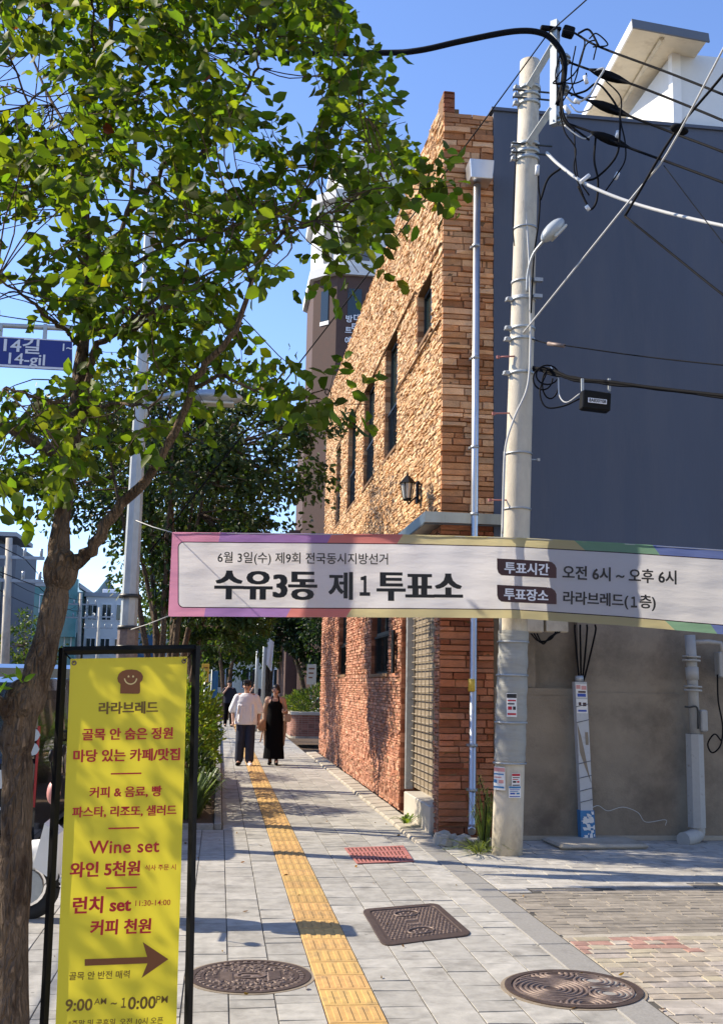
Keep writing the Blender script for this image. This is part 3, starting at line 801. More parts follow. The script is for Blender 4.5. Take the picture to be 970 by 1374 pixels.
sticker(681, 930, 694, 962, ('black_ink', 'red_ink'), seed=2)
sticker(661, 1030, 679, 1061, ('pink_plastic', 'blue_cloth'), seed=3)
sticker(687, 1038, 699, 1056, ('red_ink', 'black_ink'), seed=4)
sticker(683, 1055, 700, 1071, ('blue_cloth', 'blue_ink'), seed=5)

def cable(name, pts, r, mat, label, cat='cable', group=None, k=6, par=None, n=6):
    P = smoothpath([aty(*p) for p in pts], k) if len(pts) > 2 else [aty(*p) for p in pts]
    if pts[-1][0] > 1000: P = P+[P[-1]+(P[-1]-P[-4])/np.linalg.norm(P[-1]-P[-4])*9]
    b = MB(); b.tube(P, r, n)
    o = b.build(name, M[mat], par, origin=P[0] if par is None else None)
    if par is None: setp(o, label, cat, group)
    return o
# lines on the pole itself
cable('ground_wire', [(674, 716, 10.95), (675, 660, 10.95), (678, 600, 10.95), (690, 560, 10.93), (707, 520, 10.93), (711, 470, 10.95), (711, 400, 10.98), (709, 340, 11.0), (703, 250, 11.05)], .012, 'white_cable', None, par=up)
cable('ground_wire', [(671, 850, 10.96), (672, 760, 10.96), (674, 700, 10.97), (677, 606, 10.98)], .014, 'steel_dull', None, par=up)
cable('drop_wire', [(722, 225, 10.92), (722, 250, 10.92), (724, 268, 10.92), (722, 300, 10.92), (716, 345, 10.92), (712, 420, 10.92)], .010, 'black_rubber', None, par=up)
cable('wire_loop', [(693, 200, 10.95), (690, 240, 10.95), (688, 300, 10.95), (690, 330, 10.95)], .006, 'black_rubber', None, par=up)
b = MB(); b.cyl(aty(720, 235, 10.9), aty(721, 222, 10.9), .025, n=8); b.build('connector', M['white_paint'], up)

# overhead lines
cable('overhead_cable', [(150, 52, 12.2), (330, 70, 11.6), (505, 71, 11.2), (560, 68, 11.0), (620, 55, 10.85), (690, 42, 10.75), (728, 45, 10.72), (748, 62, 10.68), (757, 84, 10.68), (754, 118, 10.68), (748, 140, 10.68)], .034, 'black_rubber', 'thick black cable bundle reaching the pole top from behind the leafy tree', 'cable', 'cables on the utility pole')
cable('overhead_wire', [(200, 742, 11.7), (390, 502, 11.3), (600, 228, 10.9), (735, 45, 10.7)], .0075, 'black_rubber', 'thin wire slanting from the pole top down across the stone front to the lamp post', 'wire', k=4)
cable('overhead_wire', [(735, 45, 10.7), (795, -8, 9.0), (850, -60, 8)], .0075, 'black_rubber', 'thin wire rising from the pole top out of the top of the picture', 'wire', k=4)
def spindle(x0, y0, x1, y1, Y):
    A, B_ = aty(x0, y0, Y), aty(x1, y1, Y); P = [A+(B_-A)*t for t in (0, .15, .3, .5, .7, .85, 1)]
    return P, [.012, .035, .05, .055, .045, .028, .012]
for (pts, sp, lab) in (
    ([(770, 44, 10.7), (804, 63, 10.4), (892, 96, 9.8), (970, 127, 9.2), (1060, 165, 8.6)], None, 'topmost black line running right from the crossarm past the eave of the hut'),
    ([(764, 84, 10.7), (792, 94, 10.5), (842, 111, 10.2), (892, 130, 9.9), (970, 162, 9.3), (1060, 202, 8.7)], (790, 93, 845, 112, 10.38), 'second black line from the top, its splice sleeve against the eave of the hut'),
    ([(762, 124, 10.7), (792, 136, 10.5), (842, 155, 10.2), (904, 179, 9.9), (970, 204, 9.3), (1060, 240, 8.7)], (790, 135, 845, 156, 10.38), 'third black line from the top, its splice sleeve just above the parapet'),
    ([(759, 165, 10.7), (795, 178, 10.5), (840, 197, 10.2), (900, 219, 9.9), (970, 245, 9.3), (1060, 280, 8.7)], (792, 177, 844, 198, 10.38), 'lowest of the four black lines, its splice sleeve in front of the slate blue wall')):
    t = thing('power_line', lab, 'power line', aty(*pts[0]), 'power lines from the crossarm')
    PP = smoothpath([aty(*p) for p in pts], 5); PP.append(PP[-1]+unit(PP[-1]-PP[-4])*9); b = MB(); b.tube(PP, .0135, 6); b.build('conductor', M['black_rubber'], t)
    if sp:
        P, R_ = spindle(*sp); b = MB(); b.tube(P, R_, 10); b.build('splice_sleeve', M['black_rubber'], t)
cable('service_cable', [(733, 205, 10.95), (752, 223, 10.7), (790, 249, 10.3), (860, 276, 9.8), (970, 303, 9.0), (1080, 322, 8.3)], .019, 'white_cable', 'thick pale grey cable sagging right from the pole across the slate blue wall')
cable('guy_wire', [(707, 440, 10.95), (712, 434, 10.9), (850, 262, 9.6), (895, 205, 9.2), (970, 65, 8.3), (1010, -10, 7.9)], .010, 'white_cable', 'pale grey wire rising steeply from the middle of the pole to the upper right corner', 'wire', k=4)
cable('overhead_wire', [(838, 290, 9.62), (858, 256, 9.5), (905, 178, 9.1), (970, 100, 8.5), (1020, 30, 8)], .013, 'black_rubber', 'black wire running close beside the pale steep wire in front of the hut', 'wire', k=4)
cable('overhead_wire', [(838, 290, 9.62), (900, 340, 9.2), (970, 396, 8.6), (1050, 455, 8)], .012, 'black_rubber', 'black wire falling to the right edge across the middle of the slate blue wall', 'wire', k=4)
cable('overhead_wire', [(890, 222, 9.3), (930, 275, 9), (970, 327, 8.6), (1040, 420, 8)], .005, 'black_rubber', 'very thin dark wire falling to the right edge under the knot of cables', 'wire', k=4)
cable('support_wire', [(714, 455, 11.0), (735, 461, 10.8), (760, 464, 10.6), (860, 478, 10.0), (970, 490, 9.2), (1080, 499, 8.5)], .007, 'black_rubber', 'thin wire leaving the middle of the pole above the black junction box', 'wire')
b = MB(); b.cyl(aty(735, 461, 10.8), aty(757, 464, 10.62), .022, n=8); b.build('wire_insulator', M['iron_worn'], label='small brown insulator on the thin wire right of the pole', cat='insulator', origin=aty(735, 461, 10.8))
t = thing('cable_bundle', 'bundle of black cables leaving the pole with coiled loops and holding the junction box', 'cable', aty(718, 495, 11.0))
for k, d in enumerate(((0, 0), (2, 3), (-2, 6), (3, -2))):
    b = MB(); b.tube(smoothpath([aty(715, 494+d[0], 11.0), aty(740, 497+d[1], 10.8), aty(770, 508+d[0], 10.55), aty(820, 513+d[1]*.6, 10.2), aty(880, 521+d[0]*.5, 9.8), aty(970, 531+d[1]*.5, 9.2), aty(1080, 543, 8.5), aty(1700, 600, 6)], 5), .013 if k else .02, 6); b.build('strand', M['black_rubber'], t)
for (cx, cy, r1, r2, ph) in ((728, 508, 13, 15, 0), (734, 503, 15, 13, .5), (738, 515, 11, 20, .3)):
    b = MB(); b.tube([aty(cx+r1*cos(a*.35+ph), cy+r2*sin(a*.35+ph), 10.8) for a in range(17)], .009, 6); b.build('coil', M['black_rubber'], t)
b = MB(); b.tube(smoothpath([aty(733, 500, 10.8), aty(724, 525, 10.75), aty(732, 546, 10.7), aty(755, 545, 10.6), aty(777, 535, 10.5)], 6), .009, 6); b.build('coil', M['black_rubber'], t)
b = MB(); b.tube(smoothpath([aty(738, 492, 10.8), aty(748, 505, 10.75), aty(750, 530, 10.7), aty(760, 540, 10.6), aty(778, 528, 10.5)], 6), .008, 6); b.build('coil', M['white_cable'], t)
jb = thing('junction_box', 'small black junction box with a white number plate hanging from the cable bundle', 'junction box', aty(798, 539, 10.35))
c = aty(798, 539, 10.35); b = MB(); b.box(c, (.3, .12, .2), rot=roty(.07), bev=.012); b.build('case', M['black_metal'], jb)
b = MB(); b.box(c+V(0, -.068, -.01), (.2, .006, .05), rot=roty(.06)); pl = b.build('number_plate', M['white_ink'], jb)
b = MB(); A = c+V(-.09, -.071, -.003); B_ = c+V(.09, -.071, -.014); put_text(b, '8A830Y08', A, B_, V(0, -1, 0), .02, hs=1.15); b.build('lettering', M['black_ink'], pl)
for x in (781, 817):
    b = MB(); b.bb(aty(x, 525, 10.33)-V(.012, .01, 0), aty(x, 508, 10.33)+V(.012, .01, 0)); b.build('hanger', M['galv'], jb)
# jumper wires looping between the crossarm and the lines
J = [[(748, 62), (757, 100), (752, 150), (770, 180)], [(755, 40), (772, 45), (784, 55), (778, 80), (770, 110), (752, 140)], [(790, 52), (800, 45), (815, 60), (795, 63)], [(760, 130), (772, 138), (790, 128), (800, 110), (810, 92), (796, 96)],
     [(752, 110), (770, 112), (785, 105), (786, 98)], [(772, 62), (766, 100), (774, 130), (800, 130)], [(765, 128), (785, 122), (800, 112), (815, 125), (830, 150), (831, 178), (826, 210), (800, 238), (780, 242)],
     [(812, 108), (832, 130), (832, 160), (838, 190), (838, 215), (826, 236), (812, 256)], [(770, 170), (772, 215), (776, 240), (790, 262)], [(799, 183), (797, 215), (802, 242), (800, 270), (792, 281), (786, 272), (775, 250)],
     [(757, 168), (772, 180), (785, 186), (797, 178)], [(750, 150), (758, 178), (772, 200), (770, 228), (782, 262)], [(725, 268), (735, 240), (752, 226)], [(752, 70), (745, 100), (750, 128), (757, 160)], [(748, 105), (742, 112), (760, 108), (776, 90), (786, 60), (800, 56), (796, 80)],
     [(775, 45), (790, 40), (803, 62)], [(756, 90), (745, 108), (752, 113), (770, 100)], [(764, 140), (775, 150), (790, 147), (796, 139)], [(754, 122), (758, 160), (790, 188)]]
t = thing('jumper_wires', 'tangle of thin black jumper wires looping between the crossarm and the four lines', 'wires', aty(760, 120, 10.6))
rj = random.Random(8)
for i, pth in enumerate(J):
    b = MB(); Y0 = 10.62-.03*(i % 4); P = [aty(x, y, Y0-.0035*(x-750)) for x, y in pth]; b.tube(smoothpath(P, 7), .0085 if i % 3 else .0125, 5); b.build('jumper', M['black_rubber'] if i % 7 != 3 else M['white_cable'], t)
for (xa, ya, xb, yb) in ((829, 176, 826, 186), (829, 232, 825, 240), (778, 245, 790, 235), (786, 276, 790, 282), (770, 134, 778, 138), (784, 102, 787, 112), (757, 142, 764, 152)):
    b = MB(); b.cyl(aty(xa, ya, 10.35), aty(xb, yb, 10.35), .022, n=8); b.build('connector', M['white_paint'], t)
b = MB(); c = aty(908, 172, 9.05); b.ell(c, (.07, .05, .04)); b.ell(c+V(.06, 0, -.03), (.05, .05, .03)); b.build('cable_knot', M['black_rubber'], label='dark knot of clamps where the steep wires cross below the hut', cat='cable clamp', origin=c)

# street light on the pole
sl_ = thing('street_light', 'pale green cobra head street light on a short curved arm of the utility pole', 'street light', aty(704, 380, 10.98))
b = MB(); b.tube(smoothpath([aty(707, 392, 10.95), aty(708, 368, 10.9), aty(715, 342, 10.8), aty(731, 321, 10.65)], 6), .016, 8); b.build('arm', M['steel_dull'], sl_)
c = aty(741, 309, 10.55); R_ = rotz(.0)@roty(radians(-48))
b = MB(); b.ell(c, (.175, .12, .08), R=R_); b.build('head', M['porcelain'], sl_)
b = MB(); b.box(c+R_@V(.02, -.02, -.07), (.2, .14, .03), rot=R_, bev=.008); b.build('led_panel', M['lens'], sl_)
for y in (373, 395):
    b = MB(); z = zof(y); b.cyl(pc(z)-V(0, 0, .012), pc(z)+V(0, 0, .012), pr(z)+.012, n=24); b.box(pc(z)+V(.13, -.12, 0), (.1, .06, .04)); b.build('clamp', M['steel_dull'], sl_)

# conduit with stickers, gas pipe, meter boxes on the concrete wall
YW = BY-.05
cdt = thing('cable_conduit', 'white cable conduit plastered with stickers standing against the grey concrete wall', 'conduit', V(4.02, YW-.12, 0))
p0 = aty(787, 1128, 12.0); p1 = aty(777, 915, 12.0)
def cpt(t, dx=0, dy=0): return p0+(p1-p0)*t+V(dx, dy, 0)
b = MB(); b.prism([cpt(0, -.07, -.05), cpt(0, .07, -.05), cpt(0, .07, .05), cpt(0, -.07, .05)], p1-p0); b.build('casing', M['conduit_white'], cdt, fixn=True)
b = MB(); b.prism([cpt(.0, -.082, -.058), cpt(.0, .082, -.058), cpt(.0, .082, .055), cpt(.0, -.082, .055)], (p1-p0)*.19); b.build('base_sleeve', M['blue_cloth'], cdt, fixn=True)
b = MB(); rq = random.Random(6)
for i in range(34):
    t_ = rq.uniform(.01, .17); x = rq.uniform(-.07, .06); w, h = rq.uniform(.012, .04), rq.uniform(.01, .05); a = cpt(t_, x, -.0605-i*.0003)
    b.quad(a, a+V(w, 0, .0), a+V(w*.9, 0, h), a+V(rq.uniform(-.02, .01), 0, h), mi=0)
b.build('torn_paper', M['white_paint'], cdt)
b = MB(); b.cyl(cpt(1.0), cpt(1.04), .05, n=12); b.build('cap', M['steel_dull'], cdt)
b = MB()
def cs(t0, t1, x0=-.065, x1=.065, d=-.053): return [cpt(t0, x0, d), cpt(t0, x1, d), cpt(t1, x1, d), cpt(t1, x0, d)]
b.quad(*cs(.9, .985), mi=0); b.quad(*cs(.955, .98, -.06, -.01, -.055), mi=1); b.quad(*cs(.95, .975, .0, .06, -.055), mi=1); b.quad(*cs(.905, .925, -.05, .05, -.055), mi=2); b.quad(*cs(.93, .942, -.04, .05, -.055), mi=3)
b.quad(*cs(.80, .89), mi=0); b.quad(*cs(.85, .87, -.04, -.01, -.055), mi=3); b.quad(*cs(.845, .868, .01, .05, -.055), mi=3); b.quad(*cs(.81, .822, -.05, .05, -.055), mi=2)
b.build('sticker', [M['white_paint'], M['pink_plastic'], M['blue_ink'], M['maroon_ink']], cdt)
b = MB(); b.add([cpt(.74, -.068, -.0525), cpt(.55, -.05, -.0525), cpt(.46, .0, -.0525), cpt(.37, .065, -.0525), cpt(.36, .066, -.0525), cpt(.43, .04, -.0525), cpt(.57, -.0, -.0525), cpt(.66, -.03, -.0525)], [(7, 6, 5, 4, 3, 2, 1, 0)]); b.quad(*cs(.6, .68, .02, .055, -.0525)); b.build('worn_patch', M['concrete_wall'], cdt, fixn=False)
for t_ in (.24, .31, .39, .48, .74, .84):
    b = MB(); b.tube([cpt(t_, -.074, -.056), cpt(t_+.02, .074, -.056)], .004, 4); b.build('tie', M['dark_wall'], cdt)
for i, (xa, xb) in enumerate(((770, 775), (777, 778), (786, 781), (797, 784))):
    cable('feed_cable', [(xa+1, 838, 11.95), (xa+1, 850, 11.95), (xb+1, 905, 11.98), (777+i, 918, 12.0)], .011, 'black_rubber', None, par=cdt)
gp = thing('gas_pipe', 'grey painted gas pipe with flanges and valve standing against the concrete wall at the right', 'pipe', aty(933, 1115, 12.0))
def gpt(x, y, Y=11.98): return aty(x, y, Y)
b = MB(); b.tube([gpt(925, 852), gpt(928, 900), gpt(932, 985)], .062, 14); b.build('upper_pipe', M['pipe_grey'], gp)
for y, x in ((882, 927), (922, 929)):
    for d in (-2, 3):
        b = MB(); b.cyl(gpt(x, y+d), gpt(x, y+d+2.5), .105, n=14); b.build('flange', M['pipe_grey'], gp)
b = MB(); b.cyl(gpt(927.5, 895), gpt(928.5, 912), .075, n=12); b.build('valve', M['pipe_grey'], gp)
b = MB(); b.tube([gpt(926, 862), gpt(950, 861), gpt(966, 863), gpt(969, 880)], .028, 10); b.build('branch_pipe', M['pipe_grey'], gp)
b = MB(); b.cyl(gpt(931, 985), gpt(934.5, 1110), .105, n=8, smooth=False); b.build('sleeve', M['pipe_grey'], gp)
b = MB(); b.tube(smoothpath([gpt(934, 1104), gpt(935, 1118), gpt(927, 1124, 11.9), gpt(916, 1127, 11.8)], 5), .085, 12); b.build('elbow', M['pipe_grey'], gp)
b = MB(); b.tube(smoothpath([gpt(918, 948, 11.9), gpt(924, 949, 11.88), gpt(935, 950, 11.88), gpt(936, 978, 11.88)], 4), .012, 6); b.build('bracket', M['dark_frame'], gp)
b = MB(); c = gpt(942, 967, 11.95); b.box(c, (.08, .12, .25), bev=.015); b.build('indicator', M['pipe_grey'], gp)
mb_ = thing('meter_box', 'grey meter box on the concrete wall at the right edge with a hanging black cable', 'meter box', gpt(975, 890))
c = gpt(973, 892, 12.02); b = MB(); b.box(c, (.22, .14, .3), bev=.015); b.build('case', M['pipe_grey'], mb_)
b = MB(); b.tube(smoothpath([gpt(962, 905, 11.93), gpt(963, 940, 11.95), gpt(969, 975, 11.95), gpt(966, 1000, 11.95), gpt(955, 1010, 11.95), gpt(949, 998, 11.95), gpt(958, 985, 11.95), gpt(967, 994, 11.95)], 6), .009, 6); b.build('cable_loop', M['black_rubber'], mb_)
bx = thing('cable_boxes', 'pair of beige cable boxes on the concrete wall right behind the utility pole', 'cable box', aty(718, 842, 12.0))
for (x, w) in ((712, .26), (745, .26)):
    c = aty(x, 836, 12.0); b = MB(); b.box(c, (w, .14, .22), bev=.012); b.build('case', M['beige_panel'], bx)
for i in range(3): cable('cable_loop', [(712+i*4, 850, 11.93), (722+i*3, 860+i*2, 11.9), (738, 858-i*2, 11.9), (745+i*3, 848, 11.93)], .009, 'black_rubber', None, par=bx)
cable('loose_wire', [(790, 1086, 11.98), (802, 1081, 12.08), (815, 1088, 12.1), (835, 1083, 12.1), (855, 1090, 12.1), (866, 1103, 12.1), (892, 1100, 12.1), (892, 1108, 12.1)], .004, 'white_cable', 'thin pale wire trailing along the foot of the concrete wall', 'wire')
# slab and rubble at the wall foot
b = MB(); b.box((4.15, 11.72, .03), (1.0, .62, .05), rot=rotz(.05), bev=.02); b.build('stone_slab', M['concrete'], label='flat grey slab lying at the foot of the sticker covered conduit', cat='slab', origin=(4.15, 11.72, 0))
b = MB(); rq = random.Random(9)
for i in range(26):
    x, y = rq.uniform(2.45, 3.0), rq.uniform(11.55, 12.1); s_ = rq.uniform(.05, .12)
    b.box((x, y, .02+s_*.2), (s_*1.6, s_*1.2, s_), rot=rotz(rq.uniform(0, 3))@rotx(rq.uniform(-.3, .3)), top=.7, bev=.01)
b.build('rubble_base', M['concrete'], kind='stuff', label='lump of rough mortar and rubble at the foot of the stone corner', cat='rubble')

# ------------------------------------------------------------------ election banner
BP, BD = V(3.04, 10.9, 3), unit(V(1, -.055, 0)); BN = unit(V(-.055, -1, 0))
def interp(t, pts): 
    xs, ys_ = zip(*pts); return float(np.interp(t, xs, ys_))
BT = [(220, 714), (400, 715.5), (540, 717), (690, 721), (830, 728.5), (970, 737.5), (1090, 747)]
BB = [(220, 827), (400, 828), (540, 828.5), (690, 829.5), (830, 839), (970, 851), (1090, 863)]
def bp_(x, y): return hit(x, y, BP, BN)
bn = thing('street_banner', 'long white cloth banner with pastel border and black polling place lettering hung across the pavement', 'banner', bp_(231, 827))
b = MB(); NX, NY = 130, 12; UVS = {}
vs = []; uvs = []
for j in range(NY+1):
    v = j/NY
    for i in range(NX+1):
        t_ = i/NX; x = 231.5-5.5*v+(1085-231.5)*t_; y = interp(x, BT)+(interp(x, BB)-interp(x, BT))*v
        p = bp_(x, y); rip = .0028*sin(v*19+x*.012)+.0035*sin(v*8-x*.021)+.002*sin(x*.11+v*4)
        edge = .008*math.exp(-abs(v-1)*9)*sin(x*.045)
        vs.append(p+BN*(rip+edge)); uvs.append((x, v))
fs = [(j*(NX+1)+i, (j+1)*(NX+1)+i, (j+1)*(NX+1)+i+1, j*(NX+1)+i+1) for j in range(NY) for i in range(NX)]
b.add(vs, fs, smooth=True)
def banner_mat():
    m = bpy.data.materials.new('banner_cloth'); m.use_nodes = True; n, l = m.node_tree.nodes, m.node_tree.links
    uvn = n.new('ShaderNodeUVMap'); sp = n.new('ShaderNodeSeparateXYZ'); l.new(uvn.outputs[0], sp.inputs[0])
    def mth(op, a, c=None, d=None):
        x = n.new('ShaderNodeMath'); x.operation = op
        for k, q in enumerate((a, c, d)):
            if q is None: continue
            if isinstance(q, (int, float)): x.inputs[k].default_value = q
            else: l.new(q, x.inputs[k])
        return x.outputs[0]
    X, Vv = sp.outputs[0], sp.outputs[1]; Yp = mth('MULTIPLY', Vv, 113.0)
    def mix(f, a, c):
        x = n.new('ShaderNodeMix'); x.data_type = 'RGBA'; l.new(f, x.inputs[0])
        for k, q in ((6, a), (7, c)):
            if isinstance(q, tuple): x.inputs[k].default_value = (*q, 1)
            else: l.new(q, x.inputs[k])
        return x.outputs[2]
    col = (.80, .36, .55)
    for (xt, xb, c) in ((296, 274, (.44, .26, .60)), (446, 384, (.80, .29, .27)), (541, 464, (.74, .66, .38)), (770, 905, (.30, .52, .36)), (875, 962, (.20, .27, .60))):
        u = mth('ADD', X, mth('MULTIPLY', Vv, float(xt-xb))); col = mix(mth('GREATER_THAN', u, float(xt)), col, c)
    # rounded rectangle: centre far right, left edge at 240, top 13, bottom 101.5
    def rr(x0, y0, y1, r):
        qx = mth('SUBTRACT', x0+r, X); qy = mth('SUBTRACT', mth('ABSOLUTE', mth('SUBTRACT', Yp, (y0+y1)/2)), (y1-y0)/2-r)
        a = mth('MAXIMUM', qx, 0.0); c = mth('MAXIMUM', qy, 0.0)
        return mth('SUBTRACT', mth('SQRT', mth('ADD', mth('MULTIPLY', a, a), mth('MULTIPLY', c, c))), r)
    d = rr(239.0, 12.5, 101.5, 8.0)
    col = mix(mth('LESS_THAN', d, 0.0), col, (.03, .012, .03)); col = mix(mth('LESS_THAN', d, -1.25), col, (.9, .9, .94))
    bs = n['Principled BSDF']; l.new(col, bs.inputs['Base Color']); bs.inputs['Roughness'].default_value = .7; bs.inputs['Specular IOR Level'].default_value = .2
    t = n.new('ShaderNodeBsdfTranslucent'); l.new(col, t.inputs[0]); mx = n.new('ShaderNodeMixShader'); mx.inputs[0].default_value = .72
    no = n.new('ShaderNodeTexNoise'); no.inputs['Scale'].default_value = 1.0; no.inputs['Detail'].default_value = 4
    mp = n.new('ShaderNodeMapping'); mp.inputs['Scale'].default_value = (.014, 6, 1); l.new(uvn.outputs[0], mp.inputs[0]); l.new(mp.outputs[0], no.inputs['Vector'])
    bp = n.new('ShaderNodeBump'); bp.inputs['Strength'].default_value = .4; bp.inputs['Distance'].default_value = .03; l.new(no.outputs['Fac'], bp.inputs['Height'])
    l.new(bp.outputs[0], bs.inputs['Normal']); l.new(bp.outputs[0], t.inputs['Normal'])
    l.new(bs.outputs[0], mx.inputs[1]); l.new(t.outputs[0], mx.inputs[2]); l.new(mx.outputs[0], n['Material Output'].inputs[0]); return m
_uv = dict(zip([tuple(p) for p in vs], uvs))
b.build('cloth', banner_mat(), bn, uv=lambda p: _uv[p])
def btext(body, xl, yl, xr, yr, mat, bold, hs=1.0, layers=1, dx=0, lift=.009, name='lettering', spacing=1.0):
    b = MB(); put_text(b, body, bp_(xl, yl), bp_(xr, yr), BN, bold, hs, lift, layers, dx, spacing); return b.build(name, M[mat], bn)
btext('6월 3일(수) 제9회 전국동시지방선거', 292.4, 749, 520.4, 751.5, 'black_ink', .010, 1.06)
for (q, xa, xb, ya) in (('수유3동', 289.6, 424, 784.8), ('제', 441, 473, 786), ('１', 482.5, 496.5, 786), ('투표소', 506.7, 619, 787)):
    btext(q, xa, ya, xb, ya+(xb-xa)*.01, 'black_ink', .034 if q == '１' else .016, 1.42 if q == '１' else 1.02, layers=1 if q == '１' else (2 if q == '제' else 4), dx=.028)
def bpoly(pts, mat, lift, name):
    b = MB(); P = [bp_(*p)+BN*lift for p in pts]; b.add(P, [tuple(range(len(P)))]); return b.build(name, M[mat], bn)
for (yl, yr, h) in ((749.3, 753.5, 23), (784.7, 788.5, 23)):
    pts = [(666.4, yl), (666.6, yl+h-9), (668, yl+h-4), (672, yl+h-.5), (677, yl+h), (746, yr+h-.7), (746, yr+9), (744, yr+4.5), (740, yr+1), (735, yr-.4)]
    bpoly(pts, 'maroon_ink', .0075, 'heading_box')
btext('투표시간', 676.5, 761.6, 736, 764.6, 'white_ink', .02, 1.02, 2, .03, lift=.0105)
btext('투표장소', 675.7, 796.8, 734.8, 799.6, 'white_ink', .02, 1.02, 2, .03, lift=.0105)
btext('오전 6시 ~ 오후 6시', 754, 767.5, 906.5, 775, 'black_ink', .016, 1.05, 2, .02)
btext('라라브레드(', 755, 803, 842.2, 807.4, 'black_ink', .016, 1.05, 2, .02); btext('１', 845.5, 807.7, 854, 808.1, 'black_ink', .03, 1.25)
btext('층)', 857.4, 808.4, 878.8, 809.5, 'black_ink', .016, 1.05, 2, .02)
for (a, c) in (((231.5, 714.5), (182, 698)), ((226.5, 826.5), (172, 846))):
    b = MB(); b.tube([bp_(*a), (bp_(*a)+aty(*c, 11.72))/2-V(0, 0, .01), aty(*c, 11.72)], .005, 5); b.build('rope', M['white_cable'], bn)
for (y_, z_) in ((747, 3.35), (862, 2.3)):
    b = MB(); b.tube([bp_(1084, y_), V(7.4, BY-.04, z_)], .005, 5); b.build('rope', M['white_cable'], bn)
b = MB()
b.tube([bp_(x, interp(x, BT)+1)-BN*.004 for x in range(232, 1090, 40)], .005, 5); b.build('hem_rope', M['white_cable'], bn)

# ------------------------------------------------------------------ yellow menu sign in its black frame
S0, S1, S2 = aty(95, 884, 4.60), aty(252, 881, 4.69), aty(75, 1374, 4.61)
SN = unit(np.cross(S1-S0, S2-S0)); SN = SN if SN[1] < 0 else -SN
def sp_(x, y): return hit(x, y, S0, SN)
sg = thing('menu_sign', 'tall yellow cafe menu sign hung in a thin black metal frame on the pavement', 'sign', V(-.36, 4.62, 0))
dn = unit(S2-S0)
def down(p, z): return p+dn*((z-p[2])/dn[2])
TLf, TRf = sp_(85.5, 873), sp_(265, 870)
dl, dr = unit(sp_(60, 1374)-TLf), unit(sp_(254.5, 1374)-TRf)
def dz_(p, d, z): return p+d*((z-p[2])/d[2])
def bar(name, P, r=.018):
    b = MB(); b.tube([p-SN*.03 for p in P], r*.98, 4, smooth=False); b.build(name, M['black_metal'], sg)
r_bar = .015
bar('upright', [TLf+V(0, 0, .012), dz_(TLf, dl, .03)]); bar('upright', [TRf+V(0, 0, .012), dz_(TRf, dr, .03)])
bar('top_rail', [TLf, TRf]); bar('bottom_rail', [dz_(TLf, dl, .12), dz_(TRf, dr, .12)])
for P in (dz_(TLf, dl, .03), dz_(TRf, dr, .03)):
    b = MB(); b.bb(P+V(-.025, -.25, -.028), P+V(.025, .27, .0)); b.build('foot', M['black_metal'], sg)
b = MB(); NS = 8; NT = 24; vs = []; 
BLp, BRp = dz_(S0, dn, .16), dz_(S1, unit(sp_(237, 1374)-S1), .16)
for j in range(NT+1):
    for i in range(NS+1):
        u, v = i/NS, j/NT; p = (S0*(1-u)+S1*u)*(1-v)+(BLp*(1-u)+BRp*u)*v
        vs.append(p+SN*(.0025*sin(u*5+v*9)+.002*sin(v*17-u*3)))
b.add(vs, [(j*(NS+1)+i, (j+1)*(NS+1)+i, (j+1)*(NS+1)+i+1, j*(NS+1)+i+1) for j in range(NT) for i in range(NS)], smooth=True)
def vinyl():
    m = pm('sign_vinyl', (.80, .69, .05), .42, var=.03, vs=3, bump=.25, bs=5, bdist=.02); n, l = m.node_tree.nodes, m.node_tree.links
    t = n.new('ShaderNodeBsdfTranslucent'); t.inputs[0].default_value = (.80, .69, .05, 1); mx = n.new('ShaderNodeMixShader'); mx.inputs[0].default_value = .4
    l.new(n['Principled BSDF'].outputs[0], mx.inputs[1]); l.new(t.outputs[0], mx.inputs[2]); l.new(mx.outputs[0], n['Material Output'].inputs[0]); return m
b.build('sheet', vinyl(), sg)
def stext(body, xl, xr, y, mat, bold=.014, hs=1.0, layers=1, dx=0, spacing=1.0):
    k = .012+.026*(y-880)/490; w = (xr-xl)/2
    b = MB(); put_text(b, body, sp_(xl, y+w*k), sp_(xr, y-w*k), SN, bold, hs, .006, layers, dx, spacing); b.build('lettering', M[mat], sg)
stext('라라브레드', 133, 212, 949.5, 'olive_ink', .022, 1.0, 2, .03)
stext('골목 안 숨은 정원', 111, 232, 984.5, 'red_ink', .02, 1.0, 2, .03)
stext('마당 있는 카페/맛집', 99, 241.4, 1013, 'red_ink', .02, 1.0, 2, .03)
stext('커피 & 음료, 빵', 120.5, 217, 1062.5, 'red_ink', .018, 1.0, 2, .03)
stext('파스타, 리조또, 샐러드', 97.5, 236.7, 1088.4, 'red_ink', .018, 1.0, 2, .03)
stext('Wine set', 119.8, 214.1, 1135.6, 'red_ink', .016, 1.0, 1, .0, 1.05)
stext('와인 5천원', 94.4, 188, 1165.7, 'red_ink', .022, 1.0, 2, .03)
stext('식사 주문 시', 194.7, 236, 1163.5, 'red_ink', .012)
stext('런치 set', 98.4, 176.2, 1213.4, 'red_ink', .022, 1.0, 2, .03)
stext('11:30-14:00', 182, 228.8, 1211, 'red_ink', .008)
stext('커피 천원', 121.7, 202.8, 1243, 'red_ink', .022, 1.0, 2, .03)
stext('골목 안 반전 매력', 93.2, 174.3, 1308, 'olive_ink', .014)
stext('9:00', 88, 124.5, 1348, 'olive_ink', .022); stext('AM', 126.9, 143, 1343, 'olive_ink', .002); stext('~', 149, 157, 1346, 'olive_ink', .02)
stext('１', 163, 169.5, 1345, 'olive_ink', .02, 1.45); stext('0:00', 172, 209.4, 1345, 'olive_ink', .022); stext('PM', 209.9, 225.3, 1340.5, 'olive_ink', .002)
stext('*주말 및 공휴일, 오전 10시 오픈', 92, 219, 1371, 'olive_ink', .012)
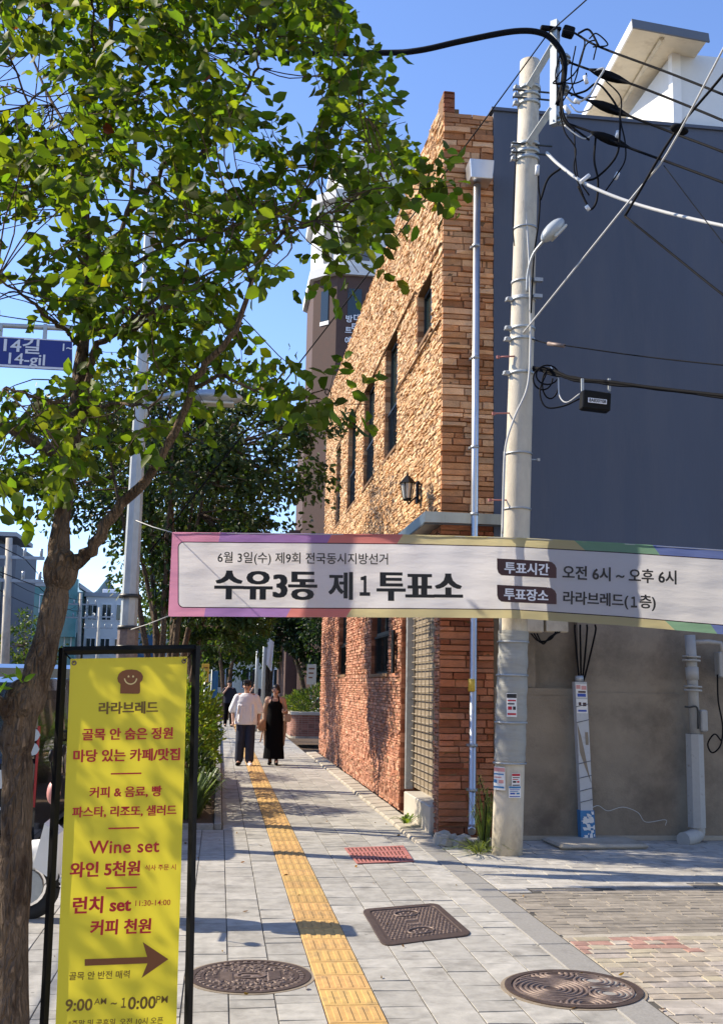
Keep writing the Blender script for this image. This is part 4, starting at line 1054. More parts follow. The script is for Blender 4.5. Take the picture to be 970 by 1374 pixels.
def spoly(pts, mat, name, lift=.006):
    b = MB(); b.add([sp_(*p)+SN*lift for p in pts], [tuple(range(len(pts)))]); return b.build(name, M[mat], sg)
for (xa, xb, y) in ((149, 190, 1037.8), (145.8, 186.9, 1110.9), (142.5, 183.8, 1190.8)):
    k = (.012+.026*(y-880)/490)*20; spoly([(xa, y+k-1), (xa, y+k+1), (xb, y-k+1), (xb, y-k-1)], 'red_ink', 'divider')
spoly([(114.1, 1286.5), (114, 1295.5), (198, 1292.2), (190, 1311.8), (226, 1286.6), (191.8, 1263.7), (197.6, 1283.5)], 'brown_ink', 'arrow')
cxm = 175.2
toast = [(161.5, 930.5), (162, 918), (159, 915), (157.8, 910), (159.5, 904.5), (164, 900.5), (170, 898.6), (177, 898.2), (184, 899.2), (189.5, 902.5), (192.2, 907.5), (191.3, 912.5), (188.2, 916), (188.2, 928), (187.4, 930.2), (185, 931)]
spoly(toast[::1], 'brown_ink', 'logo_shape')
b = MB(); P = []
for i in range(13):
    a = pi*(.03+.94*i/12); P.append((175.4+8.3*cos(a), 909.5+8.6*sin(a)))
for i in range(12):
    a, c = P[i], P[i+1]; f = lambda p, s_: (175.4+(p[0]-175.4)*s_, 909.5+(p[1]-909.5)*s_)
    b.add([sp_(*q)+SN*.0075 for q in (f(a, 1.08), f(c, 1.08), f(c, .88), f(a, .88))], [(0, 1, 2, 3)])
for ex in (172.6, 178.8):
    b.add([sp_(ex+1.3*cos(t_)*(1 if t_ < 9 else 1), 908.5+(2.4*sin(t_) if sin(t_) < 0 else .4*sin(t_)))+SN*.0075 for t_ in [k*pi/6 for k in range(12)]], [tuple(range(12))])
b.build('logo_smile', M['cream_ink'], sg)
for (x, y) in ((100, 889.5), (247, 887)):
    c = sp_(x, y); b = MB(); b.tube([c+SN*.004+.008*(unit(S1-S0)*cos(a)+V(0, 0, 1)*sin(a)) for a in [k*2*pi/12 for k in range(13)]], .0028, 5); b.build('grommet', M['iron_worn'], sg)
    b = MB(); b.tube([c, (sp_(88, 876) if x < 150 else sp_(262, 873))-SN*.02], .003, 4); b.build('tie', M['black_rubber'], sg)

# ------------------------------------------------------------------ covers in the pavement
def disc(b, c, r, z0, z1, n=48, mi=0):
    b.cyl((c[0], c[1], z0), (c[0], c[1], z1), r, n=n, mi=mi, smooth=False)
def ring(b, c, r0, r1, z0, z1, n=48, mi=0):
    vs = []; 
    for k in range(n):
        a = 2*pi*k/n
        for r, z in ((r0, z0), (r0, z1), (r1, z1), (r1, z0)): vs.append((c[0]+r*cos(a), c[1]+r*sin(a), z))
    b.add(vs, [(k*4+j, k*4+j+1, ((k+1) % n)*4+j+1, ((k+1) % n)*4+j) for k in range(n) for j in range(3)], mi=mi)
def flat(b, pts, z, h, mi=1):
    P = [V(p[0], p[1], z) for p in pts]; b.prism(P, V(0, 0, h), mi=mi)
def cover_round_a(c, R):
    t = thing('manhole_cover', 'round iron manhole cover with bumpy pattern and oval centre left of the yellow tactile strip', 'manhole cover', (c[0], c[1], 0), 'iron covers in the pavement')
    b = MB(); disc(b, c, R*.9, -.02, .004); ring(b, c, R*.905, R, -.02, .008); ring(b, c, R*.76, R*.80, .004, .0085); rq = random.Random(2)
    b.build('lid', M['iron'], t, fixn=True)
    b = MB(); ring(b, c, R*1.0, R*1.07, -.01, .0035); b.build('collar', M['concrete_wall'], t, fixn=True)
    b = MB()
    for k in range(46):
        a = 2*pi*k/46; w = .018 if k % 2 else .026; p = V(c[0]+R*.85*cos(a), c[1]+R*.85*sin(a), .006); b.box(p, (R*.085, w, .006), rot=rotz(a), top=.8)
    for k in range(330):
        a = rq.uniform(0, 2*pi); r = R*math.sqrt(rq.uniform(.07, .52)); x, y = r*cos(a), r*sin(a)
        if abs(abs(x)-.14) < .05 and abs(y) < .1: continue
        b.box((c[0]+x, c[1]+y, .006), (rq.uniform(.014, .03), rq.uniform(.014, .03), .008), rot=rotz(rq.uniform(0, 3)), top=.7)
    for s_ in (-1, 1):
        for k in range(7): b.box((c[0]+s_*.14, c[1]-.08+k*.026, .006), (.1, .012, .006), rot=rotz(.5*s_), top=.8)
    b.build('relief', M['iron_worn'], t)
    b = MB(); vs = []; ring(b, (0, 0), .06, .075, .004, .0105, 24); b.v = [(c[0]+p[0]*1.25, c[1]+p[1]*.85, p[2]) for p in b.v]; b.ell((c[0]-.02, c[1]+.01, .006), (.035, .02, .005)); b.ell((c[0]+.03, c[1]-.01, .006), (.03, .022, .005)); b.build('emblem', M['iron_worn'], t, fixn=True)
cover_round_a((.245, 6.62), .355)
def cover_round_b(c, R):
    t = thing('manhole_cover', 'round iron manhole cover with swirling concentric ridges at the granite edging', 'manhole cover', (c[0], c[1], 0), 'iron covers in the pavement')
    b = MB(); disc(b, c, R*.9, -.02, .004); ring(b, c, R*.905, R, -.02, .011); b.build('lid', M['iron'], t, fixn=True)
    b = MB(); ring(b, c, R*1.0, R*1.06, -.01, .0035); b.build('collar', M['concrete_wall'], t, fixn=True)
    C3 = [(-.13, .0), (.17, .14), (.17, -.12), (-.02, .3), (-.02, -.3)]
    b = MB()
    for k, q in enumerate(C3):
        for i in range(1, 14):
            r = .018+i*.031; seg = None; n = 64
            for s_ in range(n):
                a0, a1 = 2*pi*s_/n, 2*pi*(s_+1)/n; am = (a0+a1)/2; x, y = q[0]+r*cos(am), q[1]+r*sin(am)
                if x*x+y*y > (R*.84)**2: continue
                wd = [math.hypot(x-u[0], y-u[1])-(.1 if j == 0 else 0) for j, u in enumerate(C3)]
                if wd.index(min(wd)) != k: continue
                w = .0085
                P = [(c[0]+q[0]+rr_*cos(a), c[1]+q[1]+rr_*sin(a)) for (rr_, a) in ((r-w, a0), (r+w, a0), (r+w, a1), (r-w, a1))]
                Q = [(c[0]+q[0]+rr_*cos(a), c[1]+q[1]+rr_*sin(a)) for (rr_, a) in ((r-w*.6, a0), (r+w*.6, a0), (r+w*.6, a1), (r-w*.6, a1))]
                b.add([(*p, .003) for p in P]+[(*p, .0105) for p in Q], [(4, 5, 6, 7), (0, 1, 5, 4), (2, 3, 7, 6), (1, 2, 6, 5), (3, 0, 4, 7)])
    b.build('ridges', M['iron_worn'], t, fixn=True)
    b = MB(); ring(b, c, R*.845, R*.875, .003, .01); b.build('inner_rim', M['iron_worn'], t, fixn=True)
cover_round_b((2.075, 6.25), .39)
def cover_square():
    Q = [gnd(*p) for p in ((485, 1221), (586, 1212.5), (634.5, 1255), (514, 1270.5))]
    t = thing('manhole_cover', 'rectangular iron manhole cover with rounded corners and studded surface right of the tactile strip', 'manhole cover', sum(Q)/4, 'iron covers in the pavement')
    def at(u, v, z): p = (Q[0]*(1-u)+Q[1]*u)*(1-v)+(Q[3]*(1-u)+Q[2]*u)*v; return V(p[0], p[1], z)
    def rrp(e, r, z):
        out = []
        for (cx, cy, a0) in ((1-e-r, e+r, -90), (1-e-r, 1-e-r, 0), (e+r, 1-e-r, 90), (e+r, e+r, 180)):
            for k in range(5): a = radians(a0+k*22.5); out.append(at(cx+r*cos(a), cy+r*sin(a), z))
        return out
    b = MB(); b.loft([rrp(0, .1, -.02), rrp(0, .1, .007), rrp(.012, .09, .009), rrp(.075, .06, .009), rrp(.08, .06, .003)], smooth=False); b.build('lid', M['iron'], t, fixn=True)
    b = MB(); rq = random.Random(5)
    nu, nv = 17, 17
    for i in range(nu):
        for j in range(nv):
            u, v = .11+.78*(i+.5)/nu, .11+.78*(j+.5)/nv
            if any(((u-.5)/.16)**2+((v-q)/.085)**2 < 1 for q in (.25, .75)): continue
            if abs(u-.5) < .09 and abs(v-.5) < .12: continue
            p = at(u+(.01 if j % 2 else -.01), v, .0055); b.box(p, (.014, .034, .008), rot=rotz(rq.uniform(-.25, .25)), top=.75)
    b.build('studs', M['iron_worn'], t)
    for q in (.25, .75):
        b = MB(); P = [at(.5+.15*cos(a), q+.08*sin(a), .007) for a in [k*2*pi/24 for k in range(25)]]; b.tube(P, .007, 5)
        for k in range(7):
            a = k*2*pi/7; b.ell(at(.5+.075*cos(a), q+.042*sin(a), .004), (.012, .014, .006), nu=8, nv=6)
        b.build('emblem', M['iron_worn'], t)
    b = MB()
    for q in (.44, .56):
        for k in range(3): b.box(at(.45+.05*k, q, .006), (.03, .05, .008), top=.8)
    b.build('relief', M['iron_worn'], t)
cover_square()
def grate():
    Q = [gnd(*p) for p in ((462, 1139), (541, 1136), (555.5, 1157), (479, 1160))]
    t = thing('drain_grate', 'small faded red slotted drain grate in the pavement near the doorway', 'drain grate', sum(Q)/4)
    def at(u, v, z): p = (Q[0]*(1-u)+Q[1]*u)*(1-v)+(Q[3]*(1-u)+Q[2]*u)*v; return V(p[0], p[1], z)
    b = MB(); b.add([at(0, 0, .004), at(1, 0, .004), at(1, 1, .004), at(0, 1, .004)], [(0, 1, 2, 3)]); b.build('pit', M['dark_hole'], t)
    b = MB()
    def strip(u0, u1, v0, v1): b.prism([at(u0, v0, .005), at(u0, v1, .005), at(u1, v1, .005), at(u1, v0, .005)], V(0, 0, .008))
    strip(0, 1, 0, .06); strip(0, 1, .94, 1); strip(0, .04, .06, .94); strip(.96, 1, .06, .94)
    for q in (.31, .62): strip(.04, .96, q, q+.07)
    rows = [(.06, .31), (.38, .62), (.69, .94)]
    for (v0, v1) in rows:
        for k in range(14): u = .04+k*.92/14; strip(u+.028, u+.0657, v0, v1)
    b.build('grille', M['grate_red'], t, fixn=True)
grate()
# ------------------------------------------------------------------ trees
def rdir(rng, n): 
    d = rng.normal(size=(n, 3)); return d/np.linalg.norm(d, axis=1, keepdims=True)
def wig(P, rng, a):
    P = smoothpath(P, 4); return [P[0]]+[p+rng.normal(size=3)*a for p in P[1:-1]]+[P[-1]]
def near_tree():
    rng = np.random.default_rng(12)
    t = thing('street_tree', 'nearest leafy street tree with forked rough trunk beside the yellow menu sign', 'tree', (-.98, 4.62, 0))
    tr = [((0, 1520, 4.55), .1), ((14, 1374, 4.6), .082), ((20, 1200, 4.6), .076), ((24, 1050, 4.6), .075), ((24, 985, 4.6), .078), ((42, 930, 4.6), .078), ((60, 870, 4.62), .07), ((76, 800, 4.65), .064), ((78, 760, 4.66), .066), ((83, 700, 4.68), .045), ((96, 610, 4.7), .041), ((105, 520, 4.72), .037), ((115, 440, 4.75), .034), ((119, 380, 4.76), .03), ((113, 250, 4.8), .021), ((114, 190, 4.8), .019), ((120, 130, 4.82), .017), ((140, 110, 4.85), .015), ((148, 60, 4.9), .014), ((150, -10, 4.9), .012), ((150, -120, 5), .008)]
    P = [aty(*p[0]) for p in tr]; 
    g0 = P[0].copy(); g0[2] = -.05; P[0] = g0
    R_ = [p[1]*.82 for p in tr]
    Ps = smoothpath(P, 4); Rs = np.interp(np.linspace(0, len(R_)-1, len(Ps)), range(len(R_)), R_)
    Rs = [r*(1+.06*sin(i*1.7)+.05*rng.normal()) for i, r in enumerate(Rs)]
    b = MB(); b.tube(Ps, Rs, 18)
    b.ell(aty(30, 940, 4.6)+V(0, -.02, 0), (.07, .07, .09)); b.ell(aty(82, 765, 4.65), (.075, .07, .1))
    nodes = list(Ps[20:])
    BR = [
        [(24, 975, 4.6, .05), (8, 950, 4.55, .045), (-25, 935, 4.5, .04)],
        [(88, 772, 4.65, .038), (105, 752, 4.62, .036), (120, 738, 4.6, .034), (150, 695, 4.55, .03), (185, 655, 4.5, .026), (225, 600, 4.4, .022), (258, 525, 4.3, .019), (275, 490, 4.25, .017), (318, 440, 4.2, .015), (340, 370, 4.2, .011), (377, 315, 4.25, .009), (425, 235, 4.3, .006), (450, 190, 4.3, .004)],
        [(104, 600, 4.7, .022), (117, 520, 4.66, .02), (126, 475, 4.6, .018), (160, 445, 4.5, .015), (190, 436, 4.4, .012), (235, 400, 4.3, .009), (262, 330, 4.2, .006)],
        [(119, 430, 4.75, .018), (140, 440, 4.6, .015), (170, 415, 4.5, .014), (185, 430, 4.4, .012), (230, 410, 4.2, .008)],
        [(119, 385, 4.76, .016), (150, 330, 4.85, .015), (172, 285, 4.95, .013), (180, 200, 5.05, .012), (187, 100, 5.15, .01), (210, 30, 5.2, .008), (215, -60, 5.2, .005)],
        [(172, 290, 4.95, .014), (205, 250, 4.9, .013), (235, 195, 4.85, .012), (262, 145, 4.8, .009), (290, 110, 4.75, .007), (320, 60, 4.7, .005)],
        [(225, 220, 4.86, .01), (270, 205, 4.7, .011), (300, 165, 4.6, .01), (335, 115, 4.5, .009), (342, 90, 4.45, .007), (352, 30, 4.4, .004)],
        [(117, 370, 4.76, .014), (95, 310, 4.6, .012), (82, 270, 4.5, .011), (72, 210, 4.4, .009), (40, 140, 4.3, .006), (10, 60, 4.2, .004)],
        [(108, 470, 4.72, .014), (95, 445, 4.55, .012), (70, 432, 4.4, .01), (40, 405, 4.2, .007), (0, 370, 4.0, .005)],
        [(119, 395, 4.76, .015), (155, 370, 4.5, .014), (200, 345, 4.3, .012), (240, 328, 4.15, .01), (280, 318, 4.0, .008), (350, 290, 3.85, .006), (420, 300, 3.75, .004)],
        [(160, 445, 4.5, .011), (220, 395, 4.7, .01), (270, 375, 4.8, .008), (310, 345, 4.9, .006), (360, 310, 5.0, .004)],
        [(262, 520, 4.3, .012), (300, 505, 4.1, .009), (350, 525, 3.95, .007), (400, 530, 3.8, .005), (440, 520, 3.75, .003)],
        [(106, 500, 4.72, .012), (80, 540, 4.4, .009), (40, 530, 4.1, .007), (0, 520, 3.9, .004)],
        [(115, 555, 4.68, .012), (150, 540, 4.4, .009), (200, 545, 4.2, .006), (230, 520, 4.1, .004)],
        [(140, 110, 4.85, .01), (125, 60, 4.7, .008), (122, 0, 4.6, .006), (118, -60, 4.6, .004)],
        [(114, 200, 4.8, .012), (60, 120, 5.1, .008), (25, 20, 5.3, .005)],
        [(337, 380, 4.2, .008), (320, 300, 4.6, .007), (390, 220, 4.9, .006), (450, 130, 5.0, .004), (470, 60, 5.0, .003)],
        [(377, 315, 4.25, .007), (440, 290, 4.1, .005), (500, 250, 4.0, .004), (545, 240, 3.95, .002)],
        [(187, 100, 5.15, .008), (250, 50, 5.2, .006), (320, 0, 5.2, .004), (380, -60, 5.2, .003)]]
    for br in BR:
        Q = smoothpath([aty(*p[:3]) for p in br], 4); rr = .82*np.interp(np.linspace(0, len(br)-1, len(Q)), range(len(br)), [p[3] for p in br])
        Q = [Q[0]]+[q+rng.normal(size=3)*.006 for q in Q[1:]]
        b.tube(Q, list(rr), 9); nodes += Q[3:]
    nodes = np.array(nodes)
    # clumps of the crown: where it spreads in the air around the limbs
    poly = [(-60, -90), (440, -90), (460, 60), (482, 110), (520, 150), (565, 215), (583, 240), (560, 262), (520, 275), (492, 325), (468, 358), (425, 372), (405, 415), (385, 445), (385, 485), (430, 508), (470, 530), (455, 552), (410, 548), (370, 530), (330, 500), (300, 520), (250, 560), (200, 600), (160, 615), (110, 600), (90, 650), (40, 650), (-60, 670)]
    gaps = [(42, 108, 34), (378, 118, 36), (165, 88, 20), (150, 285, 20), (28, 345, 34), (405, 320, 26), (330, 210, 18), (245, 330, 12), (60, 330, 20), (55, 450, 14), (20, 590, 22), (30, 474, 40), (70, 476, 34), (-30, 474, 30), (400, 400, 20), (230, 120, 12), (300, 255, 12), (190, 230, 14), (445, 165, 14), (365, 440, 16), (70, 30, 12)]
    def inside(x, y):
        c = False; j = len(poly)-1
        for i in range(len(poly)):
            (xi, yi), (xj, yj) = poly[i], poly[j]
            if (yi > y) != (yj > y) and x < (xj-xi)*(y-yi)/(yj-yi)+xi: c = not c
            j = i
        return c
    PO, TI, SZ = [], [], []
    n = 0; tries = 0
    while n < 530 and tries < 20000:
        tries += 1
        x, y = rng.uniform(-60, 585), rng.uniform(-90, 660)
        if not inside(x, y): continue
        if any(math.hypot(x-g[0], y-g[1]) < g[2]+19 for g in gaps): continue
        if y > 470 and 150 < x < 330 and rng.random() < .45: continue
        if y > 430 and rng.random() < .35: continue
        dep = 4.6-.0008*(x-100)+rng.normal()*.5; dep = min(5.9, max(3.55, dep))
        if y > 480 and x > 330: dep = 3.8+rng.normal()*.12
        c = aty(x, y, dep); n += 1
        d = nodes-c; k = np.argmin((d**2).sum(1)+.02*rng.random(len(d))); root = nodes[k]
        L = np.linalg.norm(c-root)
        out = unit(c-root+V(0, 0, .05)) if L > .05 else unit(rng.normal(size=3))
        tw = [root, (root+c)/2+rng.normal(size=3)*.03+V(0, 0, .02*L), c, c+out*.14+rng.normal(size=3)*.03]
        if L < .55:
            b.tube(smoothpath(tw, 3), [.003]*4+[.0025]*3+[.0015]*3, 4)
        for q in range(int(rng.integers(2, 5))):
            dd = unit(out*.7+rng.normal(size=3)*.7+V(0, 0, -.08)); l_ = rng.uniform(.12, .24); st = c+rng.normal(size=3)*.035
            m = int(rng.integers(6, 9))
            for i in range(m):
                s_ = (i+.6)/m; p = st+dd*l_*s_
                side = unit(np.cross(dd, V(0, 0, 1))+rng.normal(size=3)*.3)*(1 if i % 2 else -1)
                tip = unit(dd*.45+side*.75+V(0, 0, -.38)+rng.normal(size=3)*.28)
                PO.append(p); TI.append(tip); SZ.append(rng.uniform(.046, .078))
    lb = smoothpath([aty(97, 620, 4.7), aty(-60, 540, 4.9), aty(-300, 470, 5.2), aty(-700, 380, 5.5)], 5); b.tube(lb, list(np.linspace(.03, .006, len(lb))), 8)
    for q in range(240):                         # unseen side of the crown over the road, extended to shade the menu sign
        c = aty(rng.uniform(-900, -70), rng.uniform(180, 640), 5.2+rng.normal()*.55); k = np.argmin([np.linalg.norm(p-c) for p in lb]); root = lb[k]
        if q % 3 == 0: b.tube(smoothpath([root, (root+c)/2+V(0, 0, .05), c], 3), [.006]*3+[.005]*2+[.003]*2, 4)
        for z in range(2):
            dd = unit(rng.normal(size=3)); m = 7
            for i in range(m):
                PO.append(c+rng.normal(size=3)*.05+dd*.22*(i+.5)/m); TI.append(unit(rng.normal(size=3)*.6+V(0, 0, -.4)+dd*.4)); SZ.append(rng.uniform(.06, .1))
    b.build('trunk', M['bark'], t)
    PO, TI, SZ = np.array(PO), np.array(TI), np.array(SZ)
    dd = PO-CAM; zz = dd@_f; sx, sy = CX+FPX*(dd@_r)/zz, CY-FPX*(dd@_u)/zz       # the crown is pruned in front of the street name sign
    keep = ~((sx > -60) & (sx < 100) & (sy > 440) & (sy < 500) & (rng.random(len(PO)) < .86)); PO, TI, SZ = PO[keep], TI[keep], SZ[keep]
    cols = leafcols(len(PO), rng, (.066, .1, .017), .6, .07)
    rd = rng.random(len(PO)) < .0005; cols[rd] = (.16, .03, .02)
    foliage('crown', M['leaf_near'], PO, TI, SZ, np.full(len(PO), .6)*rng.uniform(.85, 1.1, len(PO)), cols, t, rng, .3, True)
    # small sprout at the fork
    b2 = [aty(24, 915, 4.5)]*7; dirs = np.array([(-1, -.3, .15), (-.6, -.5, .5), (.2, -.8, .1), (-.3, -.5, -.7), (.5, -.4, .3), (-.9, 0, -.2), (-.2, -.6, .8)])
    foliage('sprout', M['leaf_near'], np.array(b2)+rng.normal(size=(7, 3))*.015, dirs, np.full(7, .075), np.full(7, .33), leafcols(7, rng, (.13, .2, .03), .2, 0), t, rng)
near_tree()

def make_tree(label, base, stems, crown, nblob, nleaf, lsz, col, seed, group=None, bark='bark', mat='leaf_mid', gaps=(), name='street_tree', yellow=.05, rtrunk=.06, flat=1.0, cat='tree'):
    """stems: list of point lists (world offsets from base); crown: list of (cx,cy,cz,rx,ry,rz) offsets"""
    rng = np.random.default_rng(seed); B = np.array(base, float)
    t = thing(name, label, cat, base, group)
    b = MB(); nodes = []
    for st_ in stems:
        P = smoothpath([B+np.array(p) for p in st_], 4); n = len(P)
        rr = [rtrunk*(1-.75*i/(n-1)) for i in range(n)]
        b.tube([p+rng.normal(size=3)*.012*(i > 0) for i, p in enumerate(P)], rr, 10); nodes += P[n//2:]
    nodes = np.array(nodes); PO, TI = [], []
    for (cx, cy, cz, rx, ry, rz) in crown:
        for k in range(nblob):
            d = unit(rng.normal(size=3)); r = rng.uniform(.35, 1.0)**.6
            c = B+V(cx+d[0]*rx*r, cy+d[1]*ry*r, cz+d[2]*rz*r)
            i = np.argmin(((nodes-c)**2).sum(1)); root = nodes[i]
            b.tube(smoothpath([root, (root+c)/2+rng.normal(size=3)*.06, c], 3), [.018, .016, .013, .011, .008, .006, .004], 5)
            s_ = rng.uniform(.16, .34)*min(rx, rz)*.62
            q = np.clip(rng.normal(size=(nleaf, 3)), -1.5, 1.5)*np.array((s_, s_, s_*.75*flat)); PO.append(c+q)
            TI.append(unit(c-B-V(0, 0, cz))*.5+rdir(rng, nleaf)*.9+V(0, 0, -.35))
    b.build('trunk', M[bark], t)
    PO, TI = np.concatenate(PO), np.concatenate(TI)
    cols = leafcols(len(PO), rng, col, .4, yellow)
    foliage('crown', M[mat], PO, TI, rng.uniform(.75, 1.25, len(PO))*lsz, np.full(len(PO), .52), cols, t, rng, .3, False)
    return t
DG = (.03, .055, .018)
def stemset(rng, n, h, sp, lean=(0, 0)):
    out = []
    for k in range(n):
        a = 2*pi*k/n+rng.uniform(-.4, .4); r = sp*rng.uniform(.5, 1)
        out.append([(0.05*cos(a), .05*sin(a), -.05), (.18*r*cos(a)+lean[0]*.3, .18*r*sin(a)+lean[1]*.3, h*.35), (.5*r*cos(a)+lean[0]*.7, .5*r*sin(a)+lean[1]*.7, h*.65), (r*cos(a)+lean[0], r*sin(a)+lean[1], h)])
    return out
rt = random.Random(31)
GT = 'street trees in the planting bed'
make_tree('multi stemmed street tree with dark leaves standing just behind the steel lamp post', (-.72, 13.7, .03), stemset(rt, 5, 4.6, 1.0), [(.05, 0, 4.3, 1.85, 1.5, 1.4), (-.9, .2, 4.5, 1.3, 1.2, .95), (1.0, -.1, 4.75, 1.1, .9, .7), (.75, 0, 3.1, .9, .8, .75)], 36, 95, .092, DG, 41, GT, 'bark_pale', rtrunk=.06)
make_tree('second dark leaved street tree in the planting bed, behind the multi stemmed one', (-.75, 18.3, .03), stemset(rt, 4, 5.2, 1.1), [(.2, 0, 5.5, 2.1, 2.0, 2.1), (-.6, 0, 5.1, 1.4, 1.3, 1.1), (.8, .2, 3.7, 1.2, 1.0, .9)], 46, 95, .105, DG, 42, GT, rtrunk=.075)
make_tree('street tree of the planting bed behind the walking couple on their left', (-.8, 25.5, .03), stemset(rt, 3, 4.6, 1.1), [(.1, 0, 4.6, 2.0, 2.0, 1.9), (.6, 0, 3.2, 1.4, 1.3, .8)], 44, 80, .13, (.035, .065, .018), 43, GT, rtrunk=.08)
make_tree('far street tree at the end of the planting bed over the third pedestrian', (-.9, 34, .03), stemset(rt, 3, 4.6, 1.2), [(.3, 0, 4.8, 2.4, 2.2, 2.0), (1.0, 0, 3.3, 1.6, 1.5, .9)], 44, 75, .16, (.04, .075, .02), 44, GT, rtrunk=.09)
make_tree('bright green far tree standing over the pavement beyond the two flagpoles', (.3, 50, 0), stemset(rt, 3, 5.5, 1.5), [(0, 0, 5.2, 3.4, 2.5, 2.6), (1.6, 0, 4.0, 2.2, 2.0, 1.4)], 44, 70, .22, (.055, .1, .025), 45, 'far trees along the street', rtrunk=.12)
make_tree('dark leaning tree with a pale trunk behind the brick planter', (3.05, 41, 0), [[(0.5, 0, -.05), (.1, 0, 1.6), (-.35, 0, 3.2), (-.5, 0, 4.6)], [(.6, .4, 0), (.75, .4, 2), (.9, .3, 4)]], [(.1, 0, 4.4, 2.3, 1.8, 1.7), (.9, -.6, 3.1, 1.5, 1.2, 1.3), (-.6, 0, 3.6, 1.2, 1.0, .8)], 44, 70, .17, (.022, .042, .018), 46, 'far trees along the street', 'bark_pale', rtrunk=.14)
make_tree('round green tree far up the street on the left of the pavement', (-1.6, 62, 0), stemset(rt, 3, 5.5, 1.5), [(0, 0, 5.4, 3.2, 2.5, 2.6)], 36, 50, .26, (.05, .09, .025), 47, 'far trees along the street', rtrunk=.13)
make_tree('tall green tree closing the view above the far end of the pavement', (3.2, 72, 0), stemset(rt, 3, 7, 2), [(0, 0, 5.6, 4.2, 3, 3.2), (-3, 0, 4.5, 3.2, 2.5, 2.4)], 50, 60, .32, (.045, .085, .025), 48, 'far trees along the street', rtrunk=.16)
make_tree('dark roadside tree across the street at the left edge under the white apartment block', (-9.6, 40, 0), stemset(rt, 3, 3, .8), [(0, 0, 3.5, 1.7, 1.6, 1.9)], 34, 55, .16, (.02, .045, .015), 49, 'trees across the road', rtrunk=.1)
make_tree('lighter green roadside tree across the street just left of the near trunk', (-8.9, 52, 0), stemset(rt, 3, 3.2, .8), [(0, 0, 3.3, 1.8, 1.6, 1.5)], 30, 50, .18, (.06, .1, .02), 50, 'trees across the road', rtrunk=.1)
make_tree('dark broad tree filling the view right above the brick planter hedge', (4.6, 38.5, 0), stemset(rt, 3, 3.4, .7), [(0, 0, 3.7, 1.7, 1.4, 1.9)], 50, 80, .15, (.02, .04, .016), 52, 'far trees along the street', rtrunk=.12)
make_tree('small tree top poking over the roof at the upper right edge', (9.6, 19, 8.6), stemset(rt, 2, 2.8, .4), [(0, 0, 3.1, .8, .8, .9)], 16, 40, .1, (.035, .06, .02), 51, None, rtrunk=.05)

# shrubs in the planting bed
def shrub(label, c, r, n, lsz, col, seed, name='shrub', wid=.35, group='shrubs in the planting bed', cat='shrub', up_=.4):
    rng = np.random.default_rng(seed); t = thing(name, label, cat, (c[0], c[1], .03), group)
    b = MB()
    for k in range(14):
        d = unit(rng.normal(size=3)+V(0, 0, 1.2)); p = V(c[0], c[1], .0)
        b.tube(smoothpath([p, p+V(d[0]*r[0]*.5, d[1]*r[1]*.5, r[2]*.9), p+V(d[0]*r[0]*.9, d[1]*r[1]*.9, r[2]*(1.1+.6*d[2]))], 3), .006, 4)
    b.build('stem', M['bark'], t)
    d = rdir(rng, n); rr = rng.uniform(.3, 1, (n, 1))**.45
    lump = 1+.22*np.sin(d[:, :1]*7+seed)*np.cos(d[:, 2:3]*6)
    PO = V(c[0], c[1], c[2])+d*rr*np.array(r)*lump; PO[:, 2] = np.maximum(PO[:, 2], .06)
    TI = d*.8+rdir(rng, n)*.7+V(0, 0, up_)
    foliage('leaves', M['leaf_hedge'], PO, TI, rng.uniform(.7, 1.3, n)*lsz, np.full(n, wid), leafcols(n, rng, col, .4, .08), t, rng, .3, False)
shrub('bright yellow green leafy bush in the planting bed right of the menu sign', (-.42, 15.6, .98), (.42, .7, .82), 2600, .1, (.11, .17, .03), 61)
shrub('dark bush in the planting bed behind the yellow green bush', (-.42, 17.6, .8), (.42, .9, .75), 2200, .1, (.045, .085, .025), 62)
shrub('low dark drooping bush in front of the yellow green bush', (-.4, 14.6, .42), (.36, .5, .42), 1500, .09, (.03, .055, .02), 63)
shrub('far bush at the end of the planting bed', (-.5, 20.5, .7), (.5, 1.2, .7), 1800, .11, (.07, .12, .03), 64)
def grass_clump(name, label, c, n, h, spread, col, seed, group=None, w=.035, cat='grass clump'):
    rng = np.random.default_rng(seed); b = MB()
    for k in range(n):
        a = rng.uniform(0, 2*pi); r0 = rng.uniform(0, spread*.3); H = h*rng.uniform(.55, 1.1); o = spread*rng.uniform(.3, 1.15)
        p = V(c[0]+r0*cos(a), c[1]+r0*sin(a), c[2]); d = V(cos(a), sin(a), 0); s = V(-sin(a), cos(a), 0)
        P = [p, p+d*o*.3+V(0, 0, H*.6), p+d*o*.7+V(0, 0, H*.95), p+d*o*1.1+V(0, 0, H*rng.uniform(.55, 1))]; W_ = [w*.6, w, w*.8, .001]
        v = rng.uniform(.65, 1.35); cc = tuple(q*v for q in col)
        vs = []
        for q, ww in zip(P, W_): vs += [q-s*ww/2, q+s*ww/2]
        b.add(vs, [(0, 1, 3, 2), (2, 3, 5, 4), (4, 5, 7, 6)], col=cc)
    return b.build(name, M['leaf_hedge'], label=label, cat=cat, group=group, origin=c)
grass_clump('grass_clump', 'pale strap leaved grass clump at the front corner of the planting bed', (-.3, 13.75, .02), 110, .6, .42, (.1, .15, .07), 71)
grass_clump('weed_tuft', 'tall green weed tuft growing between the drainpipe and the utility pole', (2.86, 11.5, 0), 42, .62, .2, (.1, .14, .04), 72, w=.014, cat='weed')
grass_clump('weed_tuft', 'low sprawling weeds on the mortar at the foot of the utility pole', (2.74, 11.25, 0), 60, .12, .42, (.12, .16, .05), 73, w=.016, cat='weed')
